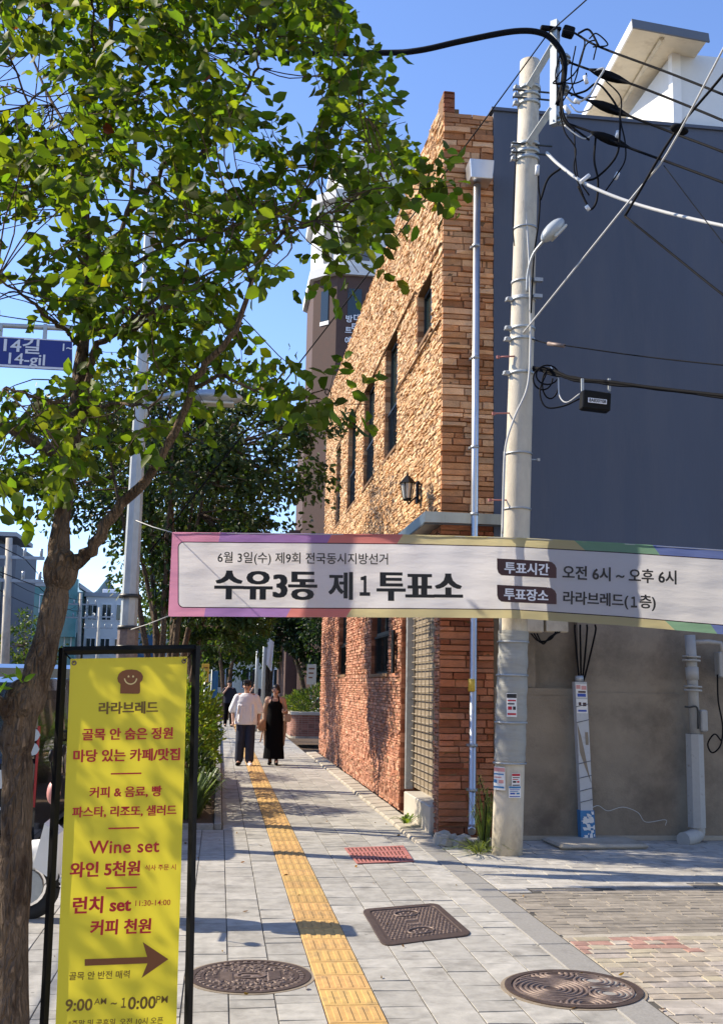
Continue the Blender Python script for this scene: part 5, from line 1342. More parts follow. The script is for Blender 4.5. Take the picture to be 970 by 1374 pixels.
grass_clump('weed_tuft', 'small green weed on the concrete strip before the shuttered doorway', (2.3, 13.1, .06), 26, .1, .18, (.13, .2, .04), 74, w=.03, cat='weed')
rng = np.random.default_rng(75); t = thing('tall_weed', 'single dry tall weed stalk with drooping seed head beside the drainpipe', 'weed', (2.83, 11.45, 0))
p0_, p1_ = V(2.83, 11.45, 0), aty(642, 1040, 11.4); b = MB(); b.tube(smoothpath([p0_, (p0_+p1_)/2+V(.06, 0, .05), p1_], 5), .006, 5); b.build('stalk', M['leaf_hedge'], t)
n = 90; PO = p1_+(aty(660, 1085, 11.4)-p1_)*rng.random((n, 1))+rng.normal(size=(n, 3))*.02
foliage('seed_head', M['leaf_hedge'], PO, rdir(rng, n)+V(.1, 0, -1), np.full(n, .05), np.full(n, .2), leafcols(n, rng, (.22, .22, .09), .3, 0), t, rng, .2, False)

# ------------------------------------------------------------------ steel lamp post, street name sign
lp = thing('lamp_post', 'tall tapered steel lamp post with two curved lamp heads behind the nearest tree', 'lamp post', (-1.0, 11.8, 0))
b = MB(); b.tube([V(-1, 11.8, 0), V(-1, 11.8, 2), V(-1, 11.8, 7.2)], [.105, .094, .055], 8, smooth=False); b.build('pole', M['galv'], lp)
b = MB(); b.tube([V(-1, 11.8, .0), V(-1, 11.8, 2.25)], [.125, .112], 8, smooth=False); b.build('sleeve', M['iron_worn'], lp)
b = MB(); b.cyl(V(-1, 11.8, 0), V(-1, 11.8, .04), .2, n=12); b.build('base_plate', M['galv'], lp)
for z in (2.26, 2.05, 2.6):
    b = MB(); b.cyl(V(-1, 11.8, z-.02), V(-1, 11.8, z+.02), .12, n=12); b.build('band', M['dark_frame'], lp)
hp = aty(290, 533, 11.6)
b = MB(); b.tube(smoothpath([V(-1, 11.8, hp[2]-.35), V(-.85, 11.78, hp[2]-.03), hp+V(-.25, .02, .06)], 5), .035, 8); b.build('arm', M['galv'], lp)
b = MB(); b.ell(hp, (.3, .14, .085)); hd = b.build('lamp_head', M['steel_dull'], lp)
b = MB(); b.box(hp+V(.02, 0, -.075), (.36, .17, .03), bev=.01); b.build('lens', M['lens'], hd)
h2 = aty(85, 432, 11.7)
sn = thing('street_name_sign', 'dark blue street name sign with white lettering on an arm behind the leaves', 'street sign', aty(97, 480, 11.75))
b = MB(); b.tube([V(-1.0, 11.8, h2[2]-.03), aty(-260, 424, 11.8)], .03, 8); b.build('arm', M['galv'], sn)
b = MB(); TR_, BR_ = aty(97, 457, 11.72), aty(97, 497, 11.72); TL_ = TR_+V(-1.5, 0, 0); BL_ = BR_+V(-1.5, 0, 0)
b.prism([BL_, BR_, TR_, TL_], V(0, .03, 0)); pn = b.build('panel', M['sign_blue'], sn, fixn=True)
b = MB(); b.prism([BL_+V(0, -.004, .0), BR_+V(0, -.004, 0), BR_+V(0, -.004, .025), BL_+V(0, -.004, .025)], V(0, .003, 0)); b.prism([TL_+V(0, -.004, -.012), TR_+V(0, -.004, -.012), TR_+V(0, -.004, 0), TL_+V(0, -.004, 0)], V(0, .003, 0)); b.build('border', M['white_ink'], pn, fixn=True)
def nt(body, xa, xb, y, bold, hs=1.0):
    a, c = aty(xa, y, 11.715), aty(xb, y, 11.715); c[2] = a[2]; b = MB(); put_text(b, body, a, c, V(0, -1, 0), bold, hs, .003, 2, .02); b.build('lettering', M['white_ink'], pn)
nt('14길', 6, 54, 462, .012, .85); nt('1~', 85, 98, 466, .01); nt('ro 14-gil', -22, 61, 481, .006, .9)
for x in (60, 0):
    a = aty(x, 458, 11.75); b = MB(); b.bb(a-V(.02, .01, 0), a+V(.02, .03, .2)); b.build('bracket', M['galv'], sn)

# ------------------------------------------------------------------ people
def person(label, loc, rz, h, build, group=None):
    t = thing('person', label, 'person', loc, group); R_ = rotz(rz); s_ = h/1.73; L0 = np.array(loc, float)
    T = lambda p: L0+R_@(np.array(p, float)*s_)
    build(t, T, s_, R_); return t
def hand(b, T, s_, wrist, d, side):
    w = np.array(wrist, float); d = unit(d); n = unit(np.cross(d, V(0, 1, 0)) if abs(d[1]) < .9 else V(1, 0, 0)); f = np.cross(n, d)
    b.cap(T(w), T(w+d*.055), .027*s_, .031*s_, n=8)
    for k, (o, l_) in enumerate(((-.027, .062), (-.009, .075), (.009, .07), (.027, .055))):
        a0 = w+d*.075+f*o; a1 = a0+d*l_*.55+n*.012*side; a2 = a1+d*l_*.45+n*.025*side
        b.cap(T(a0), T(a1), .0105*s_, .0098*s_, n=6); b.cap(T(a1), T(a2), .0098*s_, .0085*s_, n=6)
    a0 = w+d*.03-f*.028; a1 = a0+d*.035-f*.03; a2 = a1+d*.03-f*.004+n*.015*side
    b.cap(T(a0), T(a1), .0125*s_, .011*s_, n=6); b.cap(T(a1), T(a2), .011*s_, .009*s_, n=6)
def body_base(T, s_, legs, arms, R_, shoulder=.185, hipw=.09, head=(0, -.01, 1.62), chest=(.15, .1)):
    b = MB(); cap = lambda p, q, r0, r1: b.cap(T(p), T(q), r0*s_, r1*s_)
    b.ell(T((0, 0, 1.0)), (.155*s_, .105*s_, .15*s_)); b.ell(T((0, 0, 1.2)), (chest[0]*s_*.95, chest[1]*s_, .2*s_)); b.ell(T((0, 0, 1.36)), (.175*s_, .1*s_, .11*s_))
    cap((-shoulder*.8, 0, 1.42), (shoulder*.8, 0, 1.42), .055, .055); cap((0, 0, 1.4), (head[0]*.6, head[1]*.6, 1.54), .055, .05)
    hd = np.array(head); b.ell(T(hd+V(0, .008, .015)), (.074*s_, .092*s_, .105*s_)); b.ell(T(hd+V(0, -.018, -.055)), (.055*s_, .065*s_, .058*s_))
    b.cap(T(hd+V(0, -.088, .012)), T(hd+V(0, -.105, -.022)), .009*s_, .014*s_, n=8)
    b.ell(T(hd+V(0, -.082, -.062)), (.024*s_, .012*s_, .008*s_)); b.ell(T(hd+V(0, -.083, -.073)), (.02*s_, .012*s_, .007*s_))
    for q in (-1, 1): b.ell(T(hd+V(q*.076, .012, -.01)), (.012*s_, .02*s_, .03*s_)); b.ell(T(hd+V(q*.045, -.07, -.03)), (.024*s_, .02*s_, .022*s_))
    for (hip, knee, ank, toe) in legs:
        cap(hip, knee, .085, .056); cap(knee, (np.array(knee)*.55+np.array(ank)*.45+V(0, .012, 0)), .054, .056); cap((np.array(knee)*.55+np.array(ank)*.45+V(0, .012, 0)), ank, .054, .034); cap(ank, toe, .038, .03)
    for (sh, el, wr, hdir, side) in arms:
        cap(sh, el, .05, .038); cap(el, wr, .039, .026); hand(b, T, s_, wr, hdir, side)
    return b
def face(t, T, s_, head, M_eye='black_ink', glasses=False, lips='maroon_ink'):
    hd = np.array(head)
    for q in (-1, 1):
        b = MB()
        b.ell(T(hd+V(q*.031, -.086, .008)), (.026*s_ if glasses else .014*s_, .008*s_, .019*s_ if glasses else .007*s_), nu=10, nv=8); b.build('eye' if not glasses else 'sunglass_lens', M[M_eye], t)
        b = MB(); b.cap(T(hd+V(q*.048, -.083, .03)), T(hd+V(q*.016, -.092, .032)), .004*s_, .005*s_, n=6); b.build('eyebrow', M['hair'], t)
    b = MB(); b.ell(T(hd+V(0, -.094, -.0675)), (.021*s_, .004*s_, .006*s_), nu=10, nv=6); b.build('lips', M[lips], t)
def shoe(t, T, s_, ank, toe, mat):
    a, o = np.array(ank, float), np.array(toe, float); d = unit(V(o[0]-a[0], o[1]-a[1], 0)); b = MB()
    b.cap(T(V(a[0], a[1], .045)-d*.05), T(V(o[0], o[1], .036)+d*.045), .045*s_, .036*s_); b.cap(T(V(a[0], a[1], .1)), T(V(a[0], a[1], .05)), .044*s_, .046*s_)
    me = fused(b, .012*s_, 1); link_mesh('shoe', me, M[mat], t)
def hairm(t, T, s_, head, extra=(), fringe=True):
    hd = np.array(head); b = MB(); b.ell(T(hd+V(0, .022, .045)), (.088*s_, .1*s_, .092*s_)); b.ell(T(hd+V(0, .055, -.02)), (.08*s_, .062*s_, .085*s_))
    if fringe:
        for k in range(5): b.cap(T(hd+V(-.05+k*.025, -.062, .098)), T(hd+V(-.055+k*.027, -.09, .05+.006*(k % 2))), .026*s_, .014*s_, n=8)
    for (p, q, r0, r1) in extra: b.cap(T(hd+V(*p)), T(hd+V(*q)), r0*s_, r1*s_)
    link_mesh('hair', fused(b, .011*s_, 2), M['hair'], t)
def ringxz(T, c, rx, ry, n=20): return [T((c[0]+rx*cos(2*pi*k/n), c[1]+ry*sin(2*pi*k/n), c[2])) for k in range(n)]
def man(t, T, s_, R_):
    legs = [((-.09, 0, .92), (-.1, -.06, .5), (-.115, -.02, .09), (-.14, -.15, .04)), ((.09, 0, .92), (.1, -.1, .5), (.1, -.12, .09), (.125, -.26, .05))]
    arms = [((-.21, 0, 1.4), (-.28, .03, 1.12), (-.265, -.08, .89), V(.1, -.3, -1), 1), ((.21, 0, 1.4), (.285, .04, 1.12), (.265, -.03, .89), V(-.05, -.15, -1), -1)]
    link_mesh('body', fused(body_base(T, s_, legs, arms, R_), .0095*s_, 2), M['skin'], t)
    b = MB()
    rings = [ringxz(T, (0, 0, z), rx, ry) for z, rx, ry in ((.83, .235, .155), (.86, .24, .16), (1.0, .235, .155), (1.15, .235, .15), (1.3, .235, .145), (1.4, .21, .12), (1.45, .14, .09), (1.475, .085, .075))]
    b.loft(rings)
    for q in (-1, 1): b.cap(T((q*.19, 0, 1.38)), T((q*.28, .025, 1.13)), .08*s_, .088*s_, n=14)
    for k in range(9): b.cap(T((-.2+k*.05, -.15, .9)), T((-.16+k*.04+.03*sin(k*2), -.135, 1.22)), .012*s_, .02*s_, n=6)
    link_mesh('t_shirt', fused(b, .013*s_, 2), M['white_cotton'], t)
    b = MB(); b.ell(T((0, 0, .9)), (.185*s_, .13*s_, .13*s_))
    for (hip, knee, ank, toe) in legs: b.cap(T(hip), T(knee), .115*s_, .1*s_); b.cap(T(knee), T((ank[0], ank[1]+.01, .13)), .1*s_, .092*s_)
    link_mesh('jeans', fused(b, .013*s_, 2), M['denim'], t)
    hd = (0.0, -.015, 1.625); face(t, T, s_, hd, glasses=True); hairm(t, T, s_, hd)
    for L in legs: shoe(t, T, s_, L[2], L[3], 'white_cotton' if L[0][0] > 0 else 'black_rubber')
person('man in an oversized white t-shirt and dark jeans walking towards the camera', gnd(328, 1027), radians(-2), 1.735, man)
def woman(t, T, s_, R_):
    legs = [((-.085, 0, .92), (-.08, -.05, .5), (-.08, -.01, .09), (-.09, -.14, .04)), ((.085, 0, .92), (.07, -.08, .5), (.06, -.12, .09), (.07, -.26, .045))]
    arms = [((-.175, 0, 1.4), (-.23, .05, 1.12), (-.22, -.02, .88), V(.0, -.2, -1), 1), ((.175, 0, 1.4), (.25, .04, 1.13), (.2, -.2, 1.13), V(-.3, -.8, .35), -1)]
    link_mesh('body', fused(body_base(T, s_, legs, arms, R_, shoulder=.165, chest=(.14, .11)), .0095*s_, 2), M['skin'], t)
    b = MB(); rings = [ringxz(T, (0, y, z), rx, ry, 22) for z, rx, ry, y in ((.13, .235, .18, -.03), (.16, .235, .18, -.03), (.5, .2, .155, -.02), (.8, .19, .14, 0), (.95, .19, .135, 0), (1.1, .16, .125, 0), (1.25, .165, .13, -.005), (1.33, .15, .125, -.005), (1.37, .11, .115, -.01))]
    b.loft(rings)
    for k in range(10):
        a = 2*pi*k/10; b.cap(T((.215*cos(a), -.03+.165*sin(a), .15)), T((.16*cos(a), .13*sin(a), .85)), .022*s_, .01*s_, n=6)
    for q in (-1, 1): b.cap(T((q*.09, -.09, 1.34)), T((q*.06, -.03, 1.49)), .025*s_, .014*s_, n=8); b.cap(T((q*.06, -.03, 1.49)), T((q*.02, .06, 1.5)), .014*s_, .012*s_, n=8)
    link_mesh('dress', fused(b, .012*s_, 2), M['black_cloth'], t)
    b = MB()
    for q in (-1, 1):
        b.cap(T((q*.165, .02, 1.41)), T((q*.235, .05, 1.13)), .066*s_, .06*s_); b.cap(T((q*.14, .05, 1.4)), T((q*.21, .07, .75)), .05*s_, .055*s_); b.cap(T((q*.21, .07, .75)), T((q*.2, .06, .42)), .05*s_, .03*s_)
    b.cap(T((-.23, .05, 1.12)), T((-.225, 0, .95)), .058*s_, .052*s_); b.cap(T((.24, .04, 1.13)), T((.215, -.1, 1.13)), .056*s_, .05*s_)
    for z in (1.3, 1.1, .9, .7, .5): b.cap(T((-.15, .115, z)), T((.15, .115, z)), .055*s_, .055*s_)
    link_mesh('cardigan', fused(b, .012*s_, 2), M['beige_knit'], t)
    hd = (0.01, -.015, 1.615); face(t, T, s_, hd); hairm(t, T, s_, hd, extra=[((0, .07, .02), (0, .12, -.03), .05, .045), ((-.07, -.02, .05), (-.078, .03, -.05), .02, .02), ((.07, -.02, .05), (.078, .03, -.05), .02, .02)], fringe=False)
    for L in legs: shoe(t, T, s_, L[2], L[3], 'black_rubber')
person('woman in a long black halter dress and open beige cardigan walking beside the man', gnd(367, 1026), radians(-4), 1.66, woman)
Wp = gnd(367, 1026)
def bag():
    c = V(Wp[0]-.28, Wp[1]-.02, .8); t = thing('shoulder_bag', 'soft tan shoulder bag carried between the man and the woman with a hanging strap', 'bag', c)
    b = MB(); b.ell(c, (.1, .07, .11)); b.ell(c+V(.02, 0, .05), (.08, .06, .09)); link_mesh('pouch', fused(b, .012, 2), M['tan_bag'], t)
    b = MB(); b.tube(smoothpath([c+V(.04, -.03, -.02), c+V(.02, -.04, -.15), c+V(.0, -.05, -.27), c+V(-.02, -.05, -.33)], 5), .018, 6, sx=1.6); b.build('strap', M['tan_bag'], t)
    c2 = V(Wp[0]+.25, Wp[1]-.22, .98); t = thing('handbag', 'small beige handbag held up by the woman in the black dress', 'bag', c2)
    b = MB(); b.box(c2, (.16, .08, .17), bev=.03); b.build('pouch', M['beige_knit'], t)
    b = MB(); b.tube([c2+V(.06*cos(a), 0, .085+.08*sin(a)) for a in [k*pi/8 for k in range(9)]], .007, 6); b.build('handle', M['beige_knit'], t)
bag()
def man3(t, T, s_, R_):
    legs = [((-.09, 0, .92), (-.1, -.04, .5), (-.1, .06, .09), (-.11, -.08, .04)), ((.09, 0, .92), (.1, -.1, .5), (.1, -.16, .09), (.11, -.3, .05))]
    arms = [((-.2, 0, 1.4), (-.27, -.1, 1.2), (-.1, -.19, 1.45), V(.5, .2, .8), 1), ((.2, 0, 1.4), (.27, .03, 1.13), (.25, -.05, .9), V(0, -.2, -1), -1)]
    link_mesh('body', fused(body_base(T, s_, legs, arms, R_), .0095*s_, 2), M['skin'], t)
    b = MB(); b.loft([ringxz(T, (0, 0, z), rx, ry) for z, rx, ry in ((.88, .2, .14), (1.1, .2, .145), (1.3, .21, .14), (1.42, .17, .1), (1.47, .08, .075))])
    for q, e in ((-1, (-.26, -.08, 1.22)), (1, (.26, .02, 1.2))): b.cap(T((q*.18, 0, 1.39)), T(e), .075*s_, .07*s_)
    link_mesh('polo_shirt', fused(b, .014*s_, 2), M['navy_cloth'], t)
    b = MB(); b.ell(T((0, 0, .9)), (.175*s_, .125*s_, .12*s_))
    for (hip, knee, ank, toe) in legs: b.cap(T(hip), T(knee), .1*s_, .08*s_); b.cap(T(knee), T((ank[0], ank[1]+.01, .12)), .08*s_, .07*s_)
    link_mesh('trousers', fused(b, .014*s_, 2), M['black_cloth'], t)
    hd = (0, -.015, 1.62); face(t, T, s_, hd); hairm(t, T, s_, hd)
    for L in legs: shoe(t, T, s_, L[2], L[3], 'black_rubber')
person('man in a navy polo shirt and black trousers with one hand raised to his face', gnd(306, 975), radians(8), 1.76, man3)
def man4(t, T, s_, R_): man3(t, T, s_, R_)
person('far pedestrian in dark clothes seen between the heads of the walking couple', (1.55, 47, 0), radians(-10), 1.72, man4)

# ------------------------------------------------------------------ planter, hedge, flagpoles and far street clutter
def planter():
    x0, x1, y0, y1, h = 2.25, 4.6, 34.0, 36.2, .8
    t = thing('brick_planter', 'low brick planter with rounded corner and pale cap beyond the stone building', 'planter', (x0, y0, 0))
    def ring_(z, e, r=.35):
        out = []
        for (cx, cy, a0) in ((x0+r-e+e, y0+r, 180), (x1-r, y0+r, 270), (x1-r, y1-r, 0), (x0+r, y1-r, 90)):
            for k in range(7): a = radians(a0+k*15); out.append(V(cx+(r+e)*cos(a), cy+(r+e)*sin(a), z))
        return out
    b = MB(); rq = random.Random(4); z = .06
    row = 0
    while z < h-.07:
        R0 = ring_(z+.004, 0); R1 = ring_(z+.062, 0); n = len(R0)
        for i in range(n):
            P, Q, P1, Q1 = R0[i], R0[(i+1) % n], R1[i], R1[(i+1) % n]; L = np.linalg.norm(Q-P); m = max(1, round(L/.21))
            for k in range(m):
                o = .5/m if row % 2 and m > 1 else 0
                f0, f1 = min(1, k/m+o*0), (k+1)/m-.008/max(L, .1); v = rq.uniform(.75, 1.2); c = (.32*v, .15*v, .11*v)
                b.add([P+(Q-P)*f0, P+(Q-P)*f1, P1+(Q1-P1)*f1, P1+(Q1-P1)*f0], [(0, 1, 2, 3)], col=c)
        z += .066; row += 1
    b.build('brickwork', M['brick'], t)
    b = MB(); b.loft([ring_(0, -.006), ring_(h-.06, -.006)], smooth=False); b.build('core', M['concrete'], t, fixn=True)
    b = MB(); b.loft([ring_(0, .02), ring_(.07, .02)], smooth=False); b.build('plinth', M['concrete'], t, fixn=True)
    b = MB(); b.loft([ring_(h-.075, .04), ring_(h, .04), ring_(h+.01, .0), ring_(h+.01, -.1)], smooth=False); b.build('cap', M['marble'], t, fixn=True)
planter()
shrub('clipped green hedge growing in the brick planter', (3.3, 35, 1.1), (1.15, .9, .5), 2600, .11, (.06, .1, .025), 65, 'hedge', group=None, cat='hedge')
shrub('pale green bush left of the brick planter hedge', (2.55, 35.5, 1.0), (.5, .6, .35), 900, .1, (.11, .16, .04), 66, group=None)
def flagpole(x, y, h, label, flag):
    t = thing('flagpole', label, 'flagpole', (x, y, 0), 'flagpoles'); b = MB(); b.tube([V(x, y, 0), V(x, y, h)], [.075, .05], 10); b.ell((x, y, h), (.07, .07, .07)); b.build('pole', M['galv'], t)
    b = MB(); b.cyl((x, y, 0), (x, y, .12), .16, n=12); b.build('base', M['concrete'], t)
    if flag:
        f = thing('flag', 'limp white flag hanging from the right hand flagpole', 'flag', (x, y, h-1.5)); b = MB(); vs = []
        for j in range(9):
            for i in range(7): u, v = i/6, j/8; vs.append(V(x+.06+u*.28*(1-.25*v), y-.04+.08*sin(u*9+v*2), h-1.1-1.35*v-.25*u))
        b.add(vs, [(j*7+i, j*7+i+1, (j+1)*7+i+1, (j+1)*7+i) for j in range(8) for i in range(6)], smooth=True); b.build('cloth', M['white_cotton'], f)
p = gnd(356, 952); flagpole(1.52, 38.0, 4.8, 'taller pale flagpole with the limp white flag behind the woman', True)
flagpole(1.30, 38.6, 4.1, 'shorter grey flagpole just left of the one with the flag', False)
rl = thing('handrail', 'grey steel handrail at the far corner beyond the brick planter', 'handrail', (3.6, 38, 0)); b = MB()
b.tube([V(3.2, 38, .0), V(3.2, 38, 1.0), V(4.4, 38.5, 1.9), V(4.4, 38.5, 0)], .035, 6); b.build('rail', M['galv'], rl); b = MB(); b.tube([V(3.2, 38, .6), V(4.4, 38.5, 1.5)], .03, 6); b.build('mid_rail', M['galv'], rl)
def stand_sign(label, px, py, Y, w, h, mat, cat='sign'):
    c = aty(px, py, Y); t = thing('sign_board', label, cat, (c[0], c[1], 0)); b = MB(); b.tube([V(c[0], c[1], 0), V(c[0], c[1], c[2])], .03, 6); b.build('post', M['galv'], t)
    b = MB(); b.box(c+V(0, -.05, 0), (w, .05, h), bev=.008); p_ = b.build('panel', M[mat], t)
    b = MB()
    for k in range(3): b.bb(c+V(-w*.32, -.079, h*(.25-.22*k)), c+V(w*(.3-.1*k), -.0755, h*(.32-.22*k)))
    b.build('print', M['brown_ink'], p_)
stand_sign('small yellow sign on a post far up the pavement above the bushes', 276, 903, 30, .2, .5, 'yellow_sign')
stand_sign('white and orange notice sign on a post behind the brick planter', 418, 905, 37.5, .32, .7, 'lens')
def pennant():
    t = thing('street_pennant', 'narrow blue pennant standing at the road side far up the pavement', 'pennant', (-.35, 36, 0)); c = aty(292, 925, 36)
    b = MB(); b.tube([V(c[0]-.2, 36, 0), V(c[0]-.2, 36, 2.1)], .02, 6); b.build('pole', M['galv'], t); b = MB(); vs = []
    for j in range(7):
        for i in range(5): vs.append(V(c[0]-.19+i*.05, 36+.03*sin(i*2+j), 2.05-j*.15))
    b.add(vs, [(j*5+i, j*5+i+1, (j+1)*5+i+1, (j+1)*5+i) for j in range(6) for i in range(4)], smooth=True); b.build('cloth', M['blue_cloth'], t)
pennant()
bk = thing('bicycle', 'dark bicycle parked at the kerb behind the man in the navy polo shirt', 'bicycle', (-.35, 40, .03))
for y in (39.5, 40.5):
    b = MB(); b.tube([V(-.35, y+.33*cos(a), .36+.33*sin(a)) for a in [k*2*pi/20 for k in range(21)]], .02, 6); b.build('wheel', M['tyre'], bk)
b = MB()
for p, q in (((39.5, .36), (39.75, .85)), ((39.75, .85), (40.3, .8)), ((40.3, .8), (40.5, .36)), ((39.75, .5), (40.3, .8)), ((39.75, .85), (39.95, .4)), ((39.95, .4), (40.5, .36)), ((39.95, .4), (40.25, .85))): b.cyl((-.35, p[0], p[1]), (-.35, q[0], q[1]), .018, n=6)
b.build('frame', M['blue_ink'], bk); b = MB(); b.tube([V(-.6, 39.7, .98), V(-.35, 39.75, 1.0), V(-.1, 39.7, .98)], .015, 6); b.cyl((-.35, 39.75, .85), (-.35, 39.75, 1.0), .014, n=6); b.build('handlebar', M['galv'], bk)
b = MB(); b.box((-.35, 40.27, .9), (.14, .26, .06), bev=.02); b.build('saddle', M['black_rubber'], bk)

# ------------------------------------------------------------------ vehicles
def wheel(t, c, r, w=.2):
    b = MB(); c = np.array(c, float)
    prof = [(r*.6, -w/2), (r*.93, -w/2), (r, -w/2+.03), (r, w/2-.03), (r*.93, w/2), (r*.6, w/2)]; n = 24
    b.loft([[c+V(x, p*cos(2*pi*k/n), p*sin(2*pi*k/n)) for k in range(n)] for p, x in prof], close=False); wo = b.build('wheel', M['tyre'], t, fixn=True)
    b = MB(); b.cyl(c+V(-w*.42, 0, 0), c+V(w*.42, 0, 0), r*.62, n=20)
    for k in range(5): a = k*2*pi/5; b.box(c+rotx(a)@V(0, 0, r*.3), (w*.9, .05, r*.5), rot=rotx(a))
    b.build('rim', M['steel_dull'], wo)
def car(label, cx, y0, L, wd, h, zb, paint, cat, seed=0, name='parked_car', cab=(.04, .3, .78, .93), rear=True, roofmat=None, boxy=.9):
    t = thing(name, label, cat, (cx, y0+L/2, zb), 'vehicles at the kerb'); w = wd/2; belt = zb+h*.56; g = zb+.2
    prof = [(0.02, g), (0, g+.15), (.0, belt-.05), (.01, belt), (cab[0], zb+h*.97), (cab[0]+.06, zb+h), (cab[1]+.3, zb+h), (cab[2]-.05, zb+h*.985), (cab[3], belt+.02), (.985, belt-.08), (1.0, g+.3), (.99, g)]
    b = MB(); rings = []
    for sx, k in ((-1, .93), (-1, 1), (-.0, 1), (1, 1), (1, .93)):
        rings.append([V(cx+sx*w*(k if False else 1)*(1 if z < belt+.01 else boxy), y0+(u*L-L/2)*(1 if k == 1 else .985)+L/2, (z-zb)*(1 if k == 1 else .985)+zb+.004) for u, z in prof])
    rings[0] = [p+V(.0, 0, 0) for p in rings[0]]
    rings[1] = [p+V(.05, 0, 0) for p in rings[1]]; rings[1], rings[0] = rings[0], rings[1]
    rr = [[V(cx-w*(1 if z < belt+.01 else boxy), y0+u*L, z) for u, z in prof], [V(cx-w*.9*(1 if z < belt+.01 else boxy), y0+(u-.5)*L*1.012+L/2, z+(.015 if z > belt else 0)) for u, z in prof],
          [V(cx+w*.9*(1 if z < belt+.01 else boxy), y0+(u-.5)*L*1.012+L/2, z+(.015 if z > belt else 0)) for u, z in prof], [V(cx+w*(1 if z < belt+.01 else boxy), y0+u*L, z) for u, z in prof]]
    b.loft(rr, smooth=False); b.build('body', M[paint], t, fixn=True)
    zr = zb+h*.93
    for s_ in (-1, 1):
        xb, xt = cx+s_*(w+.006), cx+s_*(w*boxy+.012)
        for (u0, u1) in ((cab[0]+.03, .33), (.345, .56), (.575, cab[2]+.02)):
            b = MB(); b.prism([V(xb-s_*.05, y0+L*u0, belt+.04), V(xb-s_*.05, y0+L*(u1+(.05 if u1 > .6 else 0)), belt+.04), V(xt-s_*.005, y0+L*u1, zr), V(xt-s_*.005, y0+L*(u0+.01), zr)], V(s_*.012, 0, 0)); b.build('side_window', M['glass'], t, fixn=True)
        for u in (.18, .8): wheel(t, (cx+s_*(w-.16), y0+L*u, zb+.33), .33)
        b = MB(); b.box((cx+s_*(w+.1), y0+L*.7, belt+.1), (.18, .1, .14), bev=.03); b.build('wing_mirror', M[paint], t)
        for k in range(2):
            b = MB(); b.cyl((cx+s_*(w-.06), y0-.03, zb+h*.69-k*.14), (cx+s_*(w-.06), y0+.03, zb+h*.69-k*.14), .062, n=18); b.build('tail_light', M['lamp_pale'], t)
        b = MB(); b.bb((cx+s_*(w-.012)-.012, y0-.02, zb+h*.3), (cx+s_*(w-.012)+.012, y0+.02, zb+h*.74)); b.build('side_reflector', M['lamp_red'], t)
        b = MB(); b.box((cx+s_*(w-.25), y0+L+.0, zb+h*.45), (.3, .08, .14), bev=.02); b.build('headlight', M['lamp_pale'], t)
    b = MB(); u0 = cab[0]; b.prism([V(cx-w*.8, y0-.018+.02*L, belt+.06), V(cx+w*.8, y0-.018+.02*L, belt+.06), V(cx+w*.74, y0-.02+u0*L, zr), V(cx-w*.74, y0-.02+u0*L, zr)], V(0, .03, 0)); b.build('rear_window', M['glass'], t, fixn=True)
    b = MB(); b.prism([V(cx-w*.8, y0+L*cab[3]+.01, belt+.06), V(cx+w*.8, y0+L*cab[3]+.01, belt+.06), V(cx+w*.74, y0+L*cab[2]+.03, zr), V(cx-w*.74, y0+L*cab[2]+.03, zr)], V(0, .03, 0)); b.build('windscreen', M['glass'], t, fixn=True)
    b = MB(); b.box((cx, y0-.06, zb+.42), (wd*.96, .14, .24), bev=.04); bp = b.build('bumper', M['dark_frame'], t)
    b = MB(); b.bb((cx-w*.85, y0-.138, zb+.53), (cx+w*.85, y0-.12, zb+.56)); b.build('chrome_strip', M['steel'], bp)
    b = MB(); b.bb((cx+w*.36, y0-.03, zb+h*.4), (cx+w*.88, y0-.005, zb+h*.5)); b.build('number_plate', M['plate'], t)
    return t
car('black parked car seen from behind between the nearest trunk and the menu sign', -2.68, 11.4, 4.3, 1.78, 1.82, -.125, 'car_black', 'car')
car('dark blue van parked along the kerb in front of the black car', -2.75, 16.6, 4.6, 1.8, 2.02, -.125, 'car_navy', 'van', name='parked_van', cab=(.01, .3, .86, .95))
car('white car on the road far up the street behind the navy shirted man', -2.6, 48, 4.4, 1.75, 1.5, -.125, 'car_white', 'car')
car('dark blue car driving far up the road in the other lane', -5.3, 33, 4.4, 1.75, 1.5, -.125, 'car_navy', 'car')
